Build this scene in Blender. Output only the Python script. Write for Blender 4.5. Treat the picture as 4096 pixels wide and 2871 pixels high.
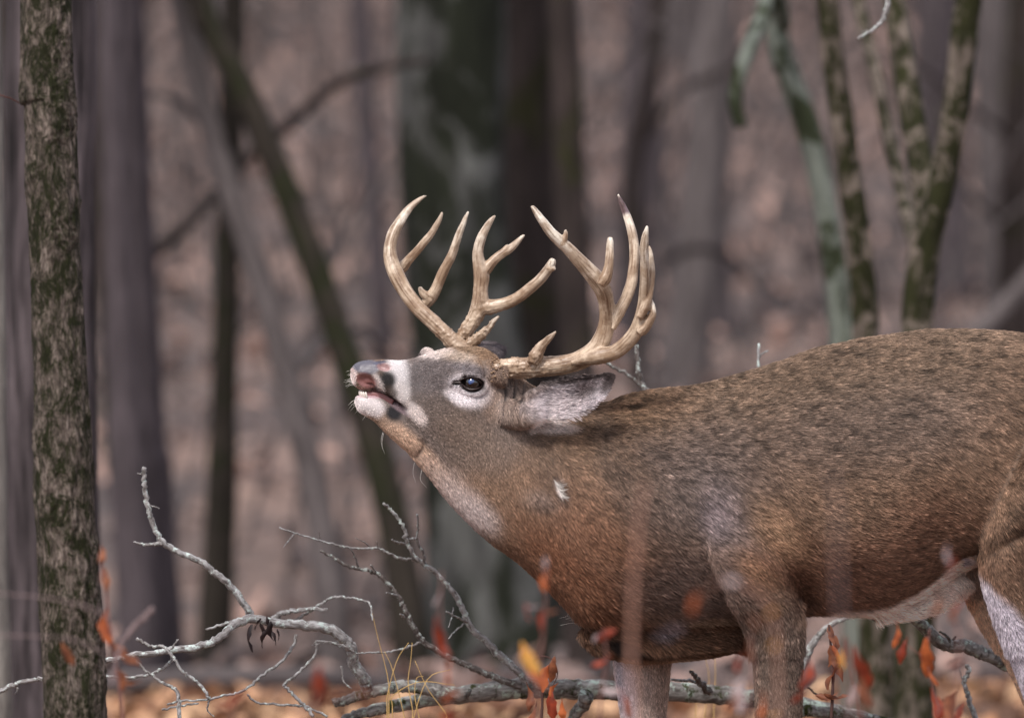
import bpy, bmesh, math, random
import numpy as np
from mathutils import Vector
C = bpy.context.scene.collection
for o in list(bpy.data.objects): bpy.data.objects.remove(o)
rng = np.random.default_rng(7); random.seed(7)
R = math.radians

# ---------------------------------------------------------------- camera
DIST = 14.0; CAMZ = 1.033
cam = bpy.data.cameras.new('camera'); camo = bpy.data.objects.new('camera', cam); C.objects.link(camo)
camo.location = (0, -DIST, CAMZ); camo.rotation_euler = (R(90), 0, 0)
cam.sensor_width = 36; cam.lens = 36*DIST/2.0
cam.clip_start = 0.1; cam.clip_end = 2000
cam.dof.use_dof = True; cam.dof.focus_distance = DIST-0.13; cam.dof.aperture_fstop = 3.0
bpy.context.scene.camera = camo
sc = bpy.context.scene
# ---------------------------------------------------------------- sky, sun, exposure
SUN_EL, SUN_AZ = 52, 205          # azimuth measured so that light comes from camera-left, slightly behind the camera
world = bpy.data.worlds.new("World"); sc.world = world; world.use_nodes = True
wn = world.node_tree; wn.nodes.clear()
sky = wn.nodes.new('ShaderNodeTexSky'); sky.sky_type = 'NISHITA'; sky.sun_disc = False
sky.sun_elevation = R(SUN_EL); sky.sun_rotation = R(SUN_AZ); sky.dust_density = 3.0
mix = wn.nodes.new('ShaderNodeMix'); mix.data_type = 'RGBA'; mix.inputs[0].default_value = 0.55
wn.links.new(sky.outputs[0], mix.inputs[6]); mix.inputs[7].default_value = (5.3, 5.2, 5.4, 1)   # even cloud veil over the sky
bgn = wn.nodes.new('ShaderNodeBackground'); bgn.inputs[1].default_value = 0.13
wo = wn.nodes.new('ShaderNodeOutputWorld')
wn.links.new(mix.outputs[2], bgn.inputs[0]); wn.links.new(bgn.outputs[0], wo.inputs[0])
sl = bpy.data.lights.new('sun', 'SUN'); sl.energy = 2.3; sl.angle = R(12); sl.color = (1.0, 0.95, 0.9)
so = bpy.data.objects.new('sun', sl); C.objects.link(so)
_el, _az = R(SUN_EL), R(SUN_AZ)
_d = Vector((math.sin(_az)*math.cos(_el), math.cos(_az)*math.cos(_el), math.sin(_el)))
so.rotation_euler = _d.to_track_quat('Z', 'Y').to_euler(); so.location = (0, 0, 12)
sc.view_settings.view_transform = 'Standard'; sc.view_settings.look = 'None'
sc.view_settings.gamma = 1; sc.view_settings.use_curve_mapping = False
sc.view_settings.exposure = 0.5
sc.cycles.max_bounces = 5; sc.cycles.diffuse_bounces = 3; sc.cycles.glossy_bounces = 3
sc.cycles.transparent_max_bounces = 6; sc.cycles.use_denoising = True
try: sc.cycles_curves.shape = 'RIBBONS'; sc.cycles_curves.subdivisions = 1
except Exception: pass

# ---------------------------------------------------------------- helpers
S = 2048.0                         # photograph pixels per metre in the deer's plane
def lin(c):
    c = np.asarray(c, float)/255.0
    return np.where(c <= 0.04045, c/12.92, ((c+0.055)/1.055)**2.4)
def P(sx, sy, Y=0.0):              # a point of the photograph at depth Y (metres behind the deer)
    k = (DIST+Y)/DIST
    return np.array([(sx-2048)/S*k, Y, CAMZ+(1435.5-sy)/S*k])
def crom(pts, n):                  # Catmull-Rom resample, any dimension
    p = np.asarray(pts, float)
    if len(p) == 2: 
        t = np.linspace(0, 1, n)[:, None]; return p[0]*(1-t)+p[1]*t
    q = np.vstack([2*p[0]-p[1], p, 2*p[-1]-p[-2]])
    u = np.linspace(0, len(p)-1, n); i = np.minimum(u.astype(int), len(p)-2); t = (u-i)[:, None]
    a, b, c, d = q[i], q[i+1], q[i+2], q[i+3]
    return 0.5*((2*b)+(c-a)*t+(2*a-5*b+4*c-d)*t*t+(3*b-a-3*c+d)*t**3)
def smooth(e0, e1, x):
    t = np.clip((x-e0)/(e1-e0), 0, 1); return t*t*(3-2*t)
_tab = rng.random((64, 64, 64))
def vnoise(p, s=1.0):              # value noise in -1..1, p (n,3)
    q = np.asarray(p)*s+1000.0
    i = np.floor(q).astype(int); f = q-i; f = f*f*(3-2*f); r = 0
    for dx in (0, 1):
        for dy in (0, 1):
            for dz in (0, 1):
                w = (f[:, 0] if dx else 1-f[:, 0])*(f[:, 1] if dy else 1-f[:, 1])*(f[:, 2] if dz else 1-f[:, 2])
                r = r+w*_tab[(i[:, 0]+dx) % 64, (i[:, 1]+dy) % 64, (i[:, 2]+dz) % 64]
    return r*2-1
def fnoise(p, s=1.0, oct=3):
    r = 0; a = 1; t = 0
    for k in range(oct): r = r+a*vnoise(p, s*2**k); t += a; a *= .5
    return r/t
def frames(path):
    T = np.gradient(path, axis=0); T /= np.linalg.norm(T, axis=1)[:, None]+1e-12
    up = np.array([0, 1.0, 0]) if abs(T[0, 1]) < .9 else np.array([1.0, 0, 0])
    N = np.zeros_like(path); n = up-T[0]*T[0].dot(up); n /= np.linalg.norm(n)
    for k in range(len(path)):
        n = n-T[k]*T[k].dot(n); n /= np.linalg.norm(n); N[k] = n
    return T, N, np.cross(T, N)
def tube(path, rad, seg=8, rb=None, cap=True, rough=0.0, rs=20.0):
    """path (n,3), rad scalar/array -> V, quads/tris faces, grain coords"""
    path = np.asarray(path, float); n = len(path); rad = np.broadcast_to(np.asarray(rad, float), (n,))
    rb = rad if rb is None else np.broadcast_to(np.asarray(rb, float), (n,))
    T, N, B = frames(path)
    a = np.linspace(0, 2*np.pi, seg, endpoint=False)
    V = path[:, None]+N[:, None]*(np.cos(a)[None, :, None]*rb[:, None, None])+B[:, None]*(np.sin(a)[None, :, None]*rad[:, None, None])
    V = V.reshape(-1, 3)
    L = np.concatenate([[0], np.cumsum(np.linalg.norm(np.diff(path, axis=0), axis=1))])
    G = np.stack([np.broadcast_to(np.cos(a), (n, seg))*rad[:, None], np.broadcast_to(np.sin(a), (n, seg))*rad[:, None], np.broadcast_to(L[:, None], (n, seg))], -1).reshape(-1, 3)
    if rough:
        c = np.repeat(path, seg, 0); V = c+(V-c)*(1+rough*fnoise(V, rs))[:, None]
    i = np.arange(n-1)[:, None]*seg; j = np.arange(seg)[None]; j2 = (j+1) % seg
    F = np.stack([i+j, i+j2, i+seg+j2, i+seg+j], -1).reshape(-1, 4)
    F = [F]
    if cap:
        V = np.vstack([V, path[:1], path[-1:]]); G = np.vstack([G, [[0, 0, 0]], [[0, 0, L[-1]]]])
        k = len(V)-2; jj = np.arange(seg)
        F.append(np.stack([np.full(seg, k), (jj+1) % seg, jj, jj], -1)); b = (n-1)*seg
        F.append(np.stack([np.full(seg, k+1), b+jj, b+(jj+1) % seg, b+(jj+1) % seg], -1))
    return V, np.vstack(F), G
class Acc:
    def __init__(s): s.V = []; s.F = []; s.G = []; s.n = 0; s.c = []
    def add(s, V, F, G=None, col=None):
        s.V.append(V); s.F.append(F+s.n); s.G.append(G if G is not None else V*0+V); s.n += len(V)
        if col is not None: s.c.append(np.broadcast_to(np.asarray(col, float), (len(V), 3)))
    def get(s):
        return np.vstack(s.V), np.vstack(s.F), np.vstack(s.G)
def build_mesh(name, V, F, smooth_=True):
    """F (m,4) with triangles marked by a repeated last index"""
    V = np.asarray(V, np.float32); F = np.asarray(F, np.int64)
    me = bpy.data.meshes.new(name)
    tri = F[:, 2] == F[:, 3] if F.shape[1] == 4 else np.ones(len(F), bool)
    cnt = np.where(tri, 3, 4); st = np.concatenate([[0], np.cumsum(cnt)[:-1]])
    if F.shape[1] == 3: idx = F.ravel()
    else:
        keep = np.ones(F.shape, bool); keep[tri, 3] = False; idx = F[keep]
    me.vertices.add(len(V)); me.vertices.foreach_set('co', V.ravel())
    me.loops.add(len(idx)); me.loops.foreach_set('vertex_index', idx.astype(np.int32))
    me.polygons.add(len(F)); me.polygons.foreach_set('loop_start', st.astype(np.int32))
    try: me.polygons.foreach_set('loop_total', cnt.astype(np.int32))
    except Exception: pass
    me.polygons.foreach_set('use_smooth', np.full(len(F), smooth_))
    me.update(calc_edges=True); me.validate()
    return me
def wpos(o):
    v = np.array(o.location[:])
    while o.parent: o = o.parent; v = v+np.array(o.location[:])
    return v
def mobj(name, V, F, mat, parent=None, smooth_=True, vec=None, col=None, loc=None):
    """one mesh object; V in world coordinates"""
    V = np.asarray(V, float)
    base = np.zeros(3) if parent is None else wpos(parent)
    off = np.zeros(3) if loc is None else np.asarray(loc, float)-base
    if parent is not None and loc is None: off = np.zeros(3)
    me = build_mesh(name, V-base-off, F, smooth_)
    if vec is not None:
        at = me.attributes.new('grain', 'FLOAT_VECTOR', 'POINT'); at.data.foreach_set('vector', np.asarray(vec, np.float32).ravel())
    if col is not None:
        at = me.attributes.new('col', 'FLOAT_COLOR', 'POINT')
        at.data.foreach_set('color', np.hstack([col, np.ones((len(col), 1))]).astype(np.float32).ravel())
    if mat: me.materials.append(mat)
    o = bpy.data.objects.new(name, me); C.objects.link(o)
    o.location = off
    if parent is not None: o.parent = parent
    return o
def empty(name, label, cat, loc=(0, 0, 0), group=None):
    o = bpy.data.objects.new(name, None); C.objects.link(o); o.location = tuple(loc); o.empty_display_size = .1
    return tag(o, label, cat, group)
def tag(o, label=None, cat=None, group=None, kind=None):
    if label: o['label'] = label
    if cat: o['category'] = cat
    if group: o['group'] = group
    if kind: o['kind'] = kind
    return o
# ---- materials
class NT:
    def __init__(s, name):
        s.m = bpy.data.materials.new(name); s.m.use_nodes = True; s.t = s.m.node_tree; s.t.nodes.clear()
        s.o = s.n('ShaderNodeOutputMaterial'); s.b = s.n('ShaderNodeBsdfPrincipled'); s.l(s.b.outputs[0], s.o.inputs[0])
    def n(s, k, **kw):
        x = s.t.nodes.new(k)
        for a, b in kw.items(): setattr(x, a, b)
        return x
    def l(s, a, b): s.t.links.new(a, b)
    def attr(s, name): 
        a = s.n('ShaderNodeAttribute'); a.attribute_name = name; return a
    def scalev(s, src, sc3):
        v = s.n('ShaderNodeVectorMath', operation='MULTIPLY'); s.l(src, v.inputs[0]); v.inputs[1].default_value = sc3; return v.outputs[0]
    def noise(s, vec, scale, detail=4, rough=.55, dist=0):
        x = s.n('ShaderNodeTexNoise'); x.inputs['Scale'].default_value = scale; x.inputs['Detail'].default_value = detail
        x.inputs['Roughness'].default_value = rough; x.inputs['Distortion'].default_value = dist
        if vec is not None: s.l(vec, x.inputs['Vector'])
        return x.outputs[0]
    def ramp(s, fac, stops):
        x = s.n('ShaderNodeValToRGB'); e = x.color_ramp.elements
        while len(e) > 1: e.remove(e[-1])
        e[0].position = stops[0][0]; e[0].color = (*stops[0][1], 1)
        for p, c in stops[1:]:
            q = e.new(p); q.color = (*c, 1)
        s.l(fac, x.inputs[0]); return x.outputs[0]
    def mix(s, fac, a, b, mode='MIX'):
        x = s.n('ShaderNodeMix', data_type='RGBA', blend_type=mode)
        for v, i in ((fac, 0), (a, 6), (b, 7)):
            if hasattr(v, 'is_linked') or hasattr(v, 'links'): s.l(v, x.inputs[i])
            elif i == 0: x.inputs[0].default_value = v
            else: x.inputs[i].default_value = (*v, 1)
        return x.outputs[2]
    def bump(s, h, strength, dist):
        x = s.n('ShaderNodeBump'); x.inputs['Strength'].default_value = strength; x.inputs['Distance'].default_value = dist
        s.l(h, x.inputs['Height']); s.l(x.outputs[0], s.b.inputs['Normal'])
    def g(s, v): return (v, v, v)
# ---------------------------------------------------------------- materials
def L(r, g, b): return tuple(float(v) for v in lin((r, g, b)))
def bark_mat(name, dark, mid, light, moss=None, moss_amt=0.5, scale=60, stretch=0.18, bump=0.004, lichen=None, mscale=14, mrough=.72, mw=.035):
    t = NT(name); gr = t.attr('grain').outputs['Vector']
    v = t.scalev(gr, (1, 1, stretch)); n1 = t.noise(v, scale, 6, .65, .6); n2 = t.noise(v, scale*2.6, 4, .6)
    col = t.ramp(n1, [(.30, dark), (.5, mid), (.68, light)])
    col = t.mix(.35, col, t.ramp(n2, [(.35, dark), (.65, light)]))
    if lichen:
        ln = t.noise(gr, scale*.7, 5, .7); col = t.mix(t.ramp(ln, [(.54, (0,)*3), (.60, (1,)*3)]), col, lichen)
    if moss:
        tc = t.n('ShaderNodeTexCoord').outputs['Object']
        mv = t.scalev(tc, (1, 1, .62)); mn = t.noise(mv, mscale, 9, mrough, .5)
        msk = t.ramp(mn, [(.5-.0+(.5-moss_amt)*.3-.015, (0,)*3), (.5+(.5-moss_amt)*.3+mw, (1,)*3)])
        mc = t.ramp(n2, [(.3, tuple(x*.45 for x in moss)), (.7, tuple(x*1.3 for x in moss))])
        col = t.mix(msk, col, mc)
    t.l(col, t.b.inputs['Base Color']); t.b.inputs['Roughness'].default_value = .9
    t.b.inputs['Specular IOR Level'].default_value = .2
    if bump: t.bump(n1, 1.0, bump)
    return t.m
M = {}
M['near_bark'] = bark_mat('near_bark', L(27, 23, 20), L(76, 66, 60), L(152, 138, 129), moss=L(34, 36, 17), moss_amt=.66, scale=95, stretch=.3, bump=.006, mscale=30, mrough=.85, mw=.10)
M['purple_bark'] = bark_mat('purple_bark', L(22, 19, 20), L(62, 55, 57), L(118, 107, 110), scale=24, stretch=.09, bump=.03)
M['pale_bark'] = bark_mat('pale_bark', L(80, 76, 72), L(116, 110, 106), L(150, 145, 138), scale=20, stretch=.2, bump=.004)
M['dark_bark'] = bark_mat('dark_bark', L(28, 25, 22), L(46, 41, 36), L(68, 61, 54), moss=L(42, 44, 28), moss_amt=.4, scale=20, mscale=5)
M['big_bark'] = bark_mat('big_bark', L(36, 36, 36), L(70, 69, 68), L(112, 113, 110), moss=L(34, 37, 28), moss_amt=.5, scale=8, mscale=4)
M['brown_bark'] = bark_mat('brown_bark', L(30, 25, 24), L(48, 41, 39), L(72, 62, 60), moss=L(48, 48, 26), moss_amt=.3, scale=12, mscale=3.2)
M['grey_bark'] = bark_mat('grey_bark', L(62, 57, 57), L(90, 83, 83), L(122, 114, 114), scale=18)
M['violet_bark'] = bark_mat('violet_bark', L(46, 41, 43), L(70, 63, 66), L(96, 87, 91), scale=18)
M['moss_bark'] = bark_mat('moss_bark', L(62, 54, 49), L(98, 88, 80), L(138, 126, 116), moss=L(40, 41, 20), moss_amt=.60, scale=26, mscale=20, mw=.06)
M['lichen_bark'] = bark_mat('lichen_bark', L(78, 80, 75), L(106, 112, 104), L(136, 142, 132), moss=L(52, 58, 40), moss_amt=.45, scale=20, mscale=7)
M['branch'] = bark_mat('branch', L(70, 62, 60), L(128, 122, 120), L(204, 204, 206), scale=110, stretch=.25, bump=.0015, lichen=L(196, 208, 204))
M['dark_branch'] = bark_mat('dark_branch', L(52, 44, 42), L(88, 78, 74), L(150, 144, 142), scale=130, stretch=.3, bump=.0015, lichen=L(168, 176, 172))
M['log'] = bark_mat('log', L(58, 52, 50), L(112, 106, 102), L(190, 188, 186), scale=60, stretch=.35, bump=.004, lichen=L(180, 196, 186), moss=L(62, 66, 34), moss_amt=.25, mscale=26)
def simple(name, col, rough=.8, var=.25, scale=40, spec=.3, sss=0, trans=0, coat=0):
    t = NT(name); tc = t.n('ShaderNodeTexCoord').outputs['Object']; n = t.noise(tc, scale, 4)
    c = t.ramp(n, [(.3, tuple(x*(1-var) for x in col)), (.7, tuple(min(1, x*(1+var)) for x in col))])
    t.l(c, t.b.inputs['Base Color']); t.b.inputs['Roughness'].default_value = rough; t.b.inputs['Specular IOR Level'].default_value = spec
    if coat: t.b.inputs['Coat Weight'].default_value = coat; t.b.inputs['Coat Roughness'].default_value = .02
    return t.m
def leaf_mat(name, a, b):
    t = NT(name); tc = t.n('ShaderNodeTexCoord').outputs['Object']; n = t.noise(tc, 45, 4, .6)
    c = t.ramp(n, [(.35, a), (.65, b)]); t.l(c, t.b.inputs['Base Color']); t.b.inputs['Roughness'].default_value = .6
    tr = t.n('ShaderNodeBsdfTranslucent'); t.l(c, tr.inputs[0]); ms = t.n('ShaderNodeMixShader'); ms.inputs[0].default_value = .4
    t.l(t.b.outputs[0], ms.inputs[1]); t.l(tr.outputs[0], ms.inputs[2]); t.l(ms.outputs[0], t.o.inputs[0]); return t.m
M['leaf_red'] = leaf_mat('leaf_red', L(106, 40, 26), L(172, 70, 42))
M['leaf_orange'] = leaf_mat('leaf_orange', L(146, 70, 38), L(206, 112, 60))
M['leaf_brown'] = leaf_mat('leaf_brown', L(92, 50, 36), L(160, 98, 66))
M['leaf_yellow'] = leaf_mat('leaf_yellow', L(220, 150, 70), L(245, 190, 100))
M['leaf_pale'] = leaf_mat('leaf_pale', L(170, 150, 150), L(200, 184, 184))
M['leaf_dark'] = leaf_mat('leaf_dark', L(34, 24, 26), L(66, 50, 50))
M['stem'] = simple('stem', L(120, 84, 78)); M['stem_pale'] = simple('stem_pale', L(160, 120, 104)); M['stem_grey'] = simple('stem_grey', L(126, 108, 108))
M['straw'] = simple('straw', L(205, 170, 110))
M['litter_leaf'] = None
# leaf litter ground
t = NT('leaf_litter'); tc = t.n('ShaderNodeTexCoord').outputs['Object']
n1 = t.noise(tc, .45, 4, .6); n2 = t.noise(tc, 9, 5, .7); n3 = t.noise(tc, 1.3, 3, .5)
c1 = t.ramp(n1, [(.30, L(74, 66, 65)), (.5, L(122, 103, 96)), (.70, L(178, 147, 133))])
c2 = t.ramp(n2, [(.3, L(70, 60, 56)), (.5, L(118, 98, 90)), (.7, L(166, 138, 122))])
c3 = t.mix(t.ramp(n3, [(.42, (0,)*3), (.62, (1,)*3)]), t.mix(.5, c1, c2), L(82, 73, 72))
t.l(c3, t.b.inputs['Base Color']); t.b.inputs['Roughness'].default_value = .95; t.bump(n2, .6, .03)
M['litter'] = t.m
t = NT('fallen_leaves'); a = t.attr('col'); t.l(a.outputs['Color'], t.b.inputs['Base Color']); t.b.inputs['Roughness'].default_value = .7; M['fallen'] = t.m
# deer skin
t = NT('deer_skin'); a = t.attr('col'); nn = t.noise(t.n('ShaderNodeTexCoord').outputs['Object'], 700, 2)
t.l(t.mix(.35, a.outputs['Color'], t.mix(1.0, a.outputs['Color'], t.ramp(nn, [(.35, (.5,)*3), (.65, (1.3,)*3)]), 'MULTIPLY')), t.b.inputs['Base Color'])
w = t.attr('wet').outputs['Fac']; mr = t.n('ShaderNodeMapRange'); t.l(w, mr.inputs[0]); mr.inputs[3].default_value = .85; mr.inputs[4].default_value = .26; t.l(mr.outputs[0], t.b.inputs['Roughness'])
vv = t.n('ShaderNodeTexVoronoi'); vv.inputs['Scale'].default_value = 420; t.l(t.n('ShaderNodeTexCoord').outputs['Object'], vv.inputs['Vector'])
t.bump(vv.outputs[0], .5, .0012); M['skin'] = t.m
# fur
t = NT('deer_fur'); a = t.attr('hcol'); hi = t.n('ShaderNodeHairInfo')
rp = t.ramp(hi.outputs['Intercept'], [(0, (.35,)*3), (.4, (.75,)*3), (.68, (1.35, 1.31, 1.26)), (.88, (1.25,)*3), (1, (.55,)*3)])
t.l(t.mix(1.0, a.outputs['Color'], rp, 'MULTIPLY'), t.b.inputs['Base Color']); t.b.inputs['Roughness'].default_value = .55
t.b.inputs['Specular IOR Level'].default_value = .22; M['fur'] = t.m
# antler
t = NT('antler_bone'); gr = t.attr('grain').outputs['Vector']; a = t.attr('col').outputs['Color']
v = t.scalev(gr, (1, 1, .09)); n1 = t.noise(v, 170, 5, .7); n2 = t.noise(v, 90, 4, .6)
nb = t.noise(t.n('ShaderNodeTexCoord').outputs['Object'], 28, 4, .6)
c = t.mix(.8, a, t.mix(1.0, a, t.ramp(n1, [(.38, (.34, .25, .19)), (.52, (1, 1, 1)), (.7, (1.12, 1.12, 1.1))]), 'MULTIPLY'))
c = t.mix(.7, c, t.mix(1.0, c, t.ramp(nb, [(.42, (.36, .25, .17)), (.64, (1.05, 1.05, 1.05))]), 'MULTIPLY'))
t.l(c, t.b.inputs['Base Color']); t.b.inputs['Roughness'].default_value = .36; t.b.inputs['Specular IOR Level'].default_value = .45
t.bump(n2, .55, .0022); M['antler'] = t.m
# eye
t = NT('deer_eye'); t.b.inputs['Base Color'].default_value = (*L(24, 15, 14), 1); t.b.inputs['Roughness'].default_value = .06
t.b.inputs['Coat Weight'].default_value = 1; t.b.inputs['Coat Roughness'].default_value = .01; t.b.inputs['Specular IOR Level'].default_value = .8; M['eye'] = t.m
M['pupil_sky_tint'] = simple('pupil_sky_tint', L(52, 74, 122), .05, .5, 90, .8, coat=1)  # blue colour paints the sky's reflection onto the pupil
M['tooth'] = simple('tooth', L(232, 222, 214), .35, .08, 200, .5); M['hoof'] = simple('hoof', L(46, 40, 38), .5)
M['lid'] = simple('lid', L(44, 30, 28), .4, .2, 200, .5); M['whisker'] = simple('whisker', L(215, 210, 205), .5); M['vine'] = simple('vine', L(70, 48, 44))
# ---------------------------------------------------------------- terrain: flat round the deer, a wooded hillside behind
def gz(x, y):
    x = np.asarray(x, float); y = np.asarray(y, float)
    s = np.maximum(y-9.0+.35*np.sin(x*.35), 0)
    h = .115*s*smooth(0, 6, s)+.22*np.maximum(s-38, 0)
    h = np.minimum(h, 32)
    p = np.stack([x, y, x*0], -1).reshape(-1, 3)
    return h+(.05*fnoise(p, .25, 3)+.02*fnoise(p, 1.7, 2)).reshape(x.shape)*smooth(1.2, 4.0, np.hypot(x-.4, (y)*.8))-.04
def grid_ground():
    xs = np.concatenate([-np.geomspace(400, 12, 26), np.linspace(-11, 11, 111), np.geomspace(12, 400, 26)])
    ys = np.concatenate([-np.geomspace(300, 19, 22), np.linspace(-18, 60, 300), np.geomspace(61, 500, 40)])
    X, Y = np.meshgrid(xs, ys); Z = gz(X, Y); V = np.stack([X, Y, Z], -1).reshape(-1, 3); nx, ny = len(xs), len(ys)
    i = np.arange(ny-1)[:, None]*nx; j = np.arange(nx-1)[None]
    return V, np.stack([i+j, i+j+1, i+nx+j+1, i+nx+j], -1).reshape(-1, 4)
V, F = grid_ground(); tag(mobj('ground', V, F, M['litter']), kind='structure')
def leaves(name, n, xr, yr, size, pal, seed=3, lift=.02):
    r = np.random.default_rng(seed); x = r.uniform(*xr, n); y = yr[0]+(yr[1]-yr[0])*r.random(n)
    z = gz(x, y)+lift*r.random(n)+.008; s = size*r.uniform(.6, 1.25, n)
    a = r.random(n)*2*np.pi; tl = r.normal(0, .45, (n, 2))
    u = np.stack([np.cos(a), np.sin(a), tl[:, 0]], 1); v = np.stack([-np.sin(a)*.55, np.cos(a)*.55, tl[:, 1]], 1)
    c = np.stack([x, y, z+s*.25], 1)
    pts = [(-.5, 0, 0), (-.15, .42, .1), (.25, .36, .12), (.5, 0, 0), (.25, -.36, .12), (-.15, -.42, .1), (0.05, 0, -.06)]
    V = np.stack([c+s[:, None]*(p[0]*u+p[1]*v+np.array([0, 0, p[2]])) for p in pts], 1).reshape(-1, 3)
    b = np.arange(n)[:, None]*7
    F = np.concatenate([b+np.array([6, k, (k+1) % 6, (k+1) % 6]) for k in range(6)], 0)
    pal = lin(pal); cc = pal[r.integers(0, len(pal), n)]*r.uniform(.7, 1.2, (n, 1)); cc = np.repeat(cc, 7, 0)
    return tag(mobj(name, V, F, M['fallen'], col=np.clip(cc, 0, 1), smooth_=False), kind='stuff')
leaves('fallen_leaves', 30000, (-4, 4), (-3, 7.8), .085, [(172, 126, 92), (184, 142, 110), (150, 106, 80), (104, 76, 62), (204, 164, 128), (120, 88, 70)], lift=.02)
leaves('hillside_leaves', 26000, (-9, 9), (8.2, 48), .10, [(120, 101, 96), (148, 124, 116), (90, 79, 78), (178, 146, 134), (70, 63, 63)], 5)

# ---------------------------------------------------------------- trees
def extend(path, z_to, up=False):
    return path
def tree(label, mat, spec, Y, height, seed, group=None, limbs=7, name='tree', seg=14, rough=.06, extra=(), ymul=1.0, cat='tree'):
    """spec: traced centre line in photograph pixels, top to bottom, with radius px; the trunk goes on above and down to the ground"""
    r = random.Random(seed)
    D = lambda x, y: (x*1.784, y*1.784)
    k = (DIST+Y)/DIST
    pts = [list(P(*D(x, y), Y))+[rad*1.784/S*k] for x, y, rad in spec]; pts = pts[::-1]          # bottom to top
    b = pts[0]; dx = (pts[1][0]-b[0])/max(.05, pts[1][2]-b[2]); g = float(gz(b[0], Y)); h0 = b[2]-g
    low = []
    if h0 > .02:
        for t in (1.0, .55, .2, 0): low.append([b[0]-dx*h0*.45*t, Y, b[2]-(h0+.12)*t, b[3]*(1+.12*t+.5*max(0, t-.7))])
        low = low[:-1]
    tp = pts[-1]; dxt = (tp[0]-pts[-2][0])/max(.05, tp[2]-pts[-2][2]); top = []
    n = 6; x, z = tp[0], tp[2]; H = max(g+height-z, 1.0)
    for i in range(1, n+1):
        z2 = z+H*i/n; x += (dxt*.8**i)*H/n+r.uniform(-.05, .05); top.append([x, Y+r.uniform(-.04, .04)*i, z2, tp[3]*(1-.88*i/n)])
    full = np.array(low+pts+top); nn = max(40, int(len(full)*8)); a = crom(full, nn); a[:, 3] = np.maximum(a[:, 3], .004)
    root = empty(name, label, cat, (a[0, 0], Y, a[0, 2]+.1), group)
    V, F, G = tube(a[:, :3], a[:, 3], seg, rough=rough, rs=2.2/max(a[0, 3], .05)*.35); mobj('trunk', V, F, mat, root, vec=G)
    acc = Acc()
    for ex in extra:       # traced limbs
        e = np.array([list(P(*D(x, y), Y+(dz if len(ex) > 0 else 0)))+[rad*1.784/S*k] for x, y, rad, dz in ex])
        e = crom(e, len(e)*7); V, F, G = tube(e[:, :3], np.maximum(e[:, 3], .003), 9, rough=.08, rs=20); acc.add(V, F, G)
    ztop = CAMZ+.72*k
    for i in range(limbs):  # bare limbs above the picture
        t = r.uniform(.1, .95); j = len(a)-1-int((1-t)*len(a)*.45*(a[-1, 2] > ztop)); p0 = a[j]
        if p0[2] < ztop+.3: continue
        an = r.uniform(0, 6.28); Lb = r.uniform(.18, .35)*height*(1.1-t*.6); q = [p0[:3]]
        d = np.array([math.cos(an), math.sin(an), r.uniform(.5, 1.2)]); d /= np.linalg.norm(d)
        for s in range(4): q.append(q[-1]+d*Lb/4); d = d+np.array([r.uniform(-.25, .25), r.uniform(-.25, .25), r.uniform(0, .2)]); d /= np.linalg.norm(d)
        r0 = min(p0[3]*.6, .05); V, F, G = tube(crom(q, 12), np.linspace(r0, .004, 12), 6); acc.add(V, F, G)
        for m in (2, 3):
            d2 = d+np.array([r.uniform(-1, 1), r.uniform(-1, 1), r.uniform(-.2, .6)]); d2 /= np.linalg.norm(d2)
            V, F, G = tube(crom([q[m], q[m]+d2*Lb*.25, q[m]+d2*Lb*.5+[0, 0, Lb*.08]], 7), np.linspace(r0*.45, .003, 7), 5); acc.add(V, F, G)
    if acc.V:
        V, F, G = acc.get(); mobj('crown', V, F, mat, root, vec=G)
    return root

# the sharp tree on the left: dense displaced bark
def near_tree():
    Y = -.75; k = (DIST+Y)/DIST
    sp = [(-200, 172, 100), (0, 190, 105), (400, 198, 106), (900, 216, 110), (1400, 236, 118), (1900, 256, 124), (2400, 278, 130), (2871, 300, 136)]
    top = [[*P(150, -3500, Y), .035], [*P(120, -7500, Y), .012]]
    pts = top+[[*P(x, y, Y), rr/S*k] for y, x, rr in sp]+[[*P(308, 3200, Y), .073], [*P(315, 3450, Y), .085], [*P(318, 3620, Y), .12]]
    a = crom(np.array(pts)[::-1], 900); z = a[:, 2]
    root = empty('tree', 'slim straight tree with flaky grey bark and dark moss patches, left of the deer', 'tree', (a[0, 0], Y, 0))
    V, F, G = tube(a[:, :3], a[:, 3], 150); c = np.repeat(a[:, :3], 150, 0); c = np.vstack([c, a[:1, :3], a[-1:, :3]])
    Gs = np.stack([G[:, 0], G[:, 1], G[:, 2]*.22], 1)
    n = fnoise(Gs, 70, 4); n2 = np.abs(fnoise(Gs, 34, 3)); moss = smooth(.02, .25, fnoise(V*[1, 1, .6], 17, 4))
    rad = np.linalg.norm(V-c, axis=1)[:, None]+1e-9; V = V+(V-c)/rad*(.0042*n+.005*n2-.004+.003*moss*(1+fnoise(V, 160, 2))+.006*fnoise(V, 5, 2))[:, None]
    mobj('trunk', V, F, M['near_bark'], root, vec=G)
    acc = Acc(); r = random.Random(5)
    for i in range(9):
        j = 600+int(i*30); p0 = a[j]
        if p0[2] < 2.6: continue
        an = r.uniform(0, 6.28); q = [p0[:3]]; d = np.array([math.cos(an), math.sin(an), .9])
        for s in range(4): q.append(q[-1]+d*.22); d = d+np.array([r.uniform(-.3, .3), r.uniform(-.3, .3), r.uniform(0, .2)])
        V, F, G = tube(crom(q, 12), np.linspace(p0[3]*.45, .003, 12), 6); acc.add(V, F, G)
    if acc.V: V, F, G = acc.get(); mobj('crown', V, F, M['dark_branch'], root, vec=G)
near_tree()
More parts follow.
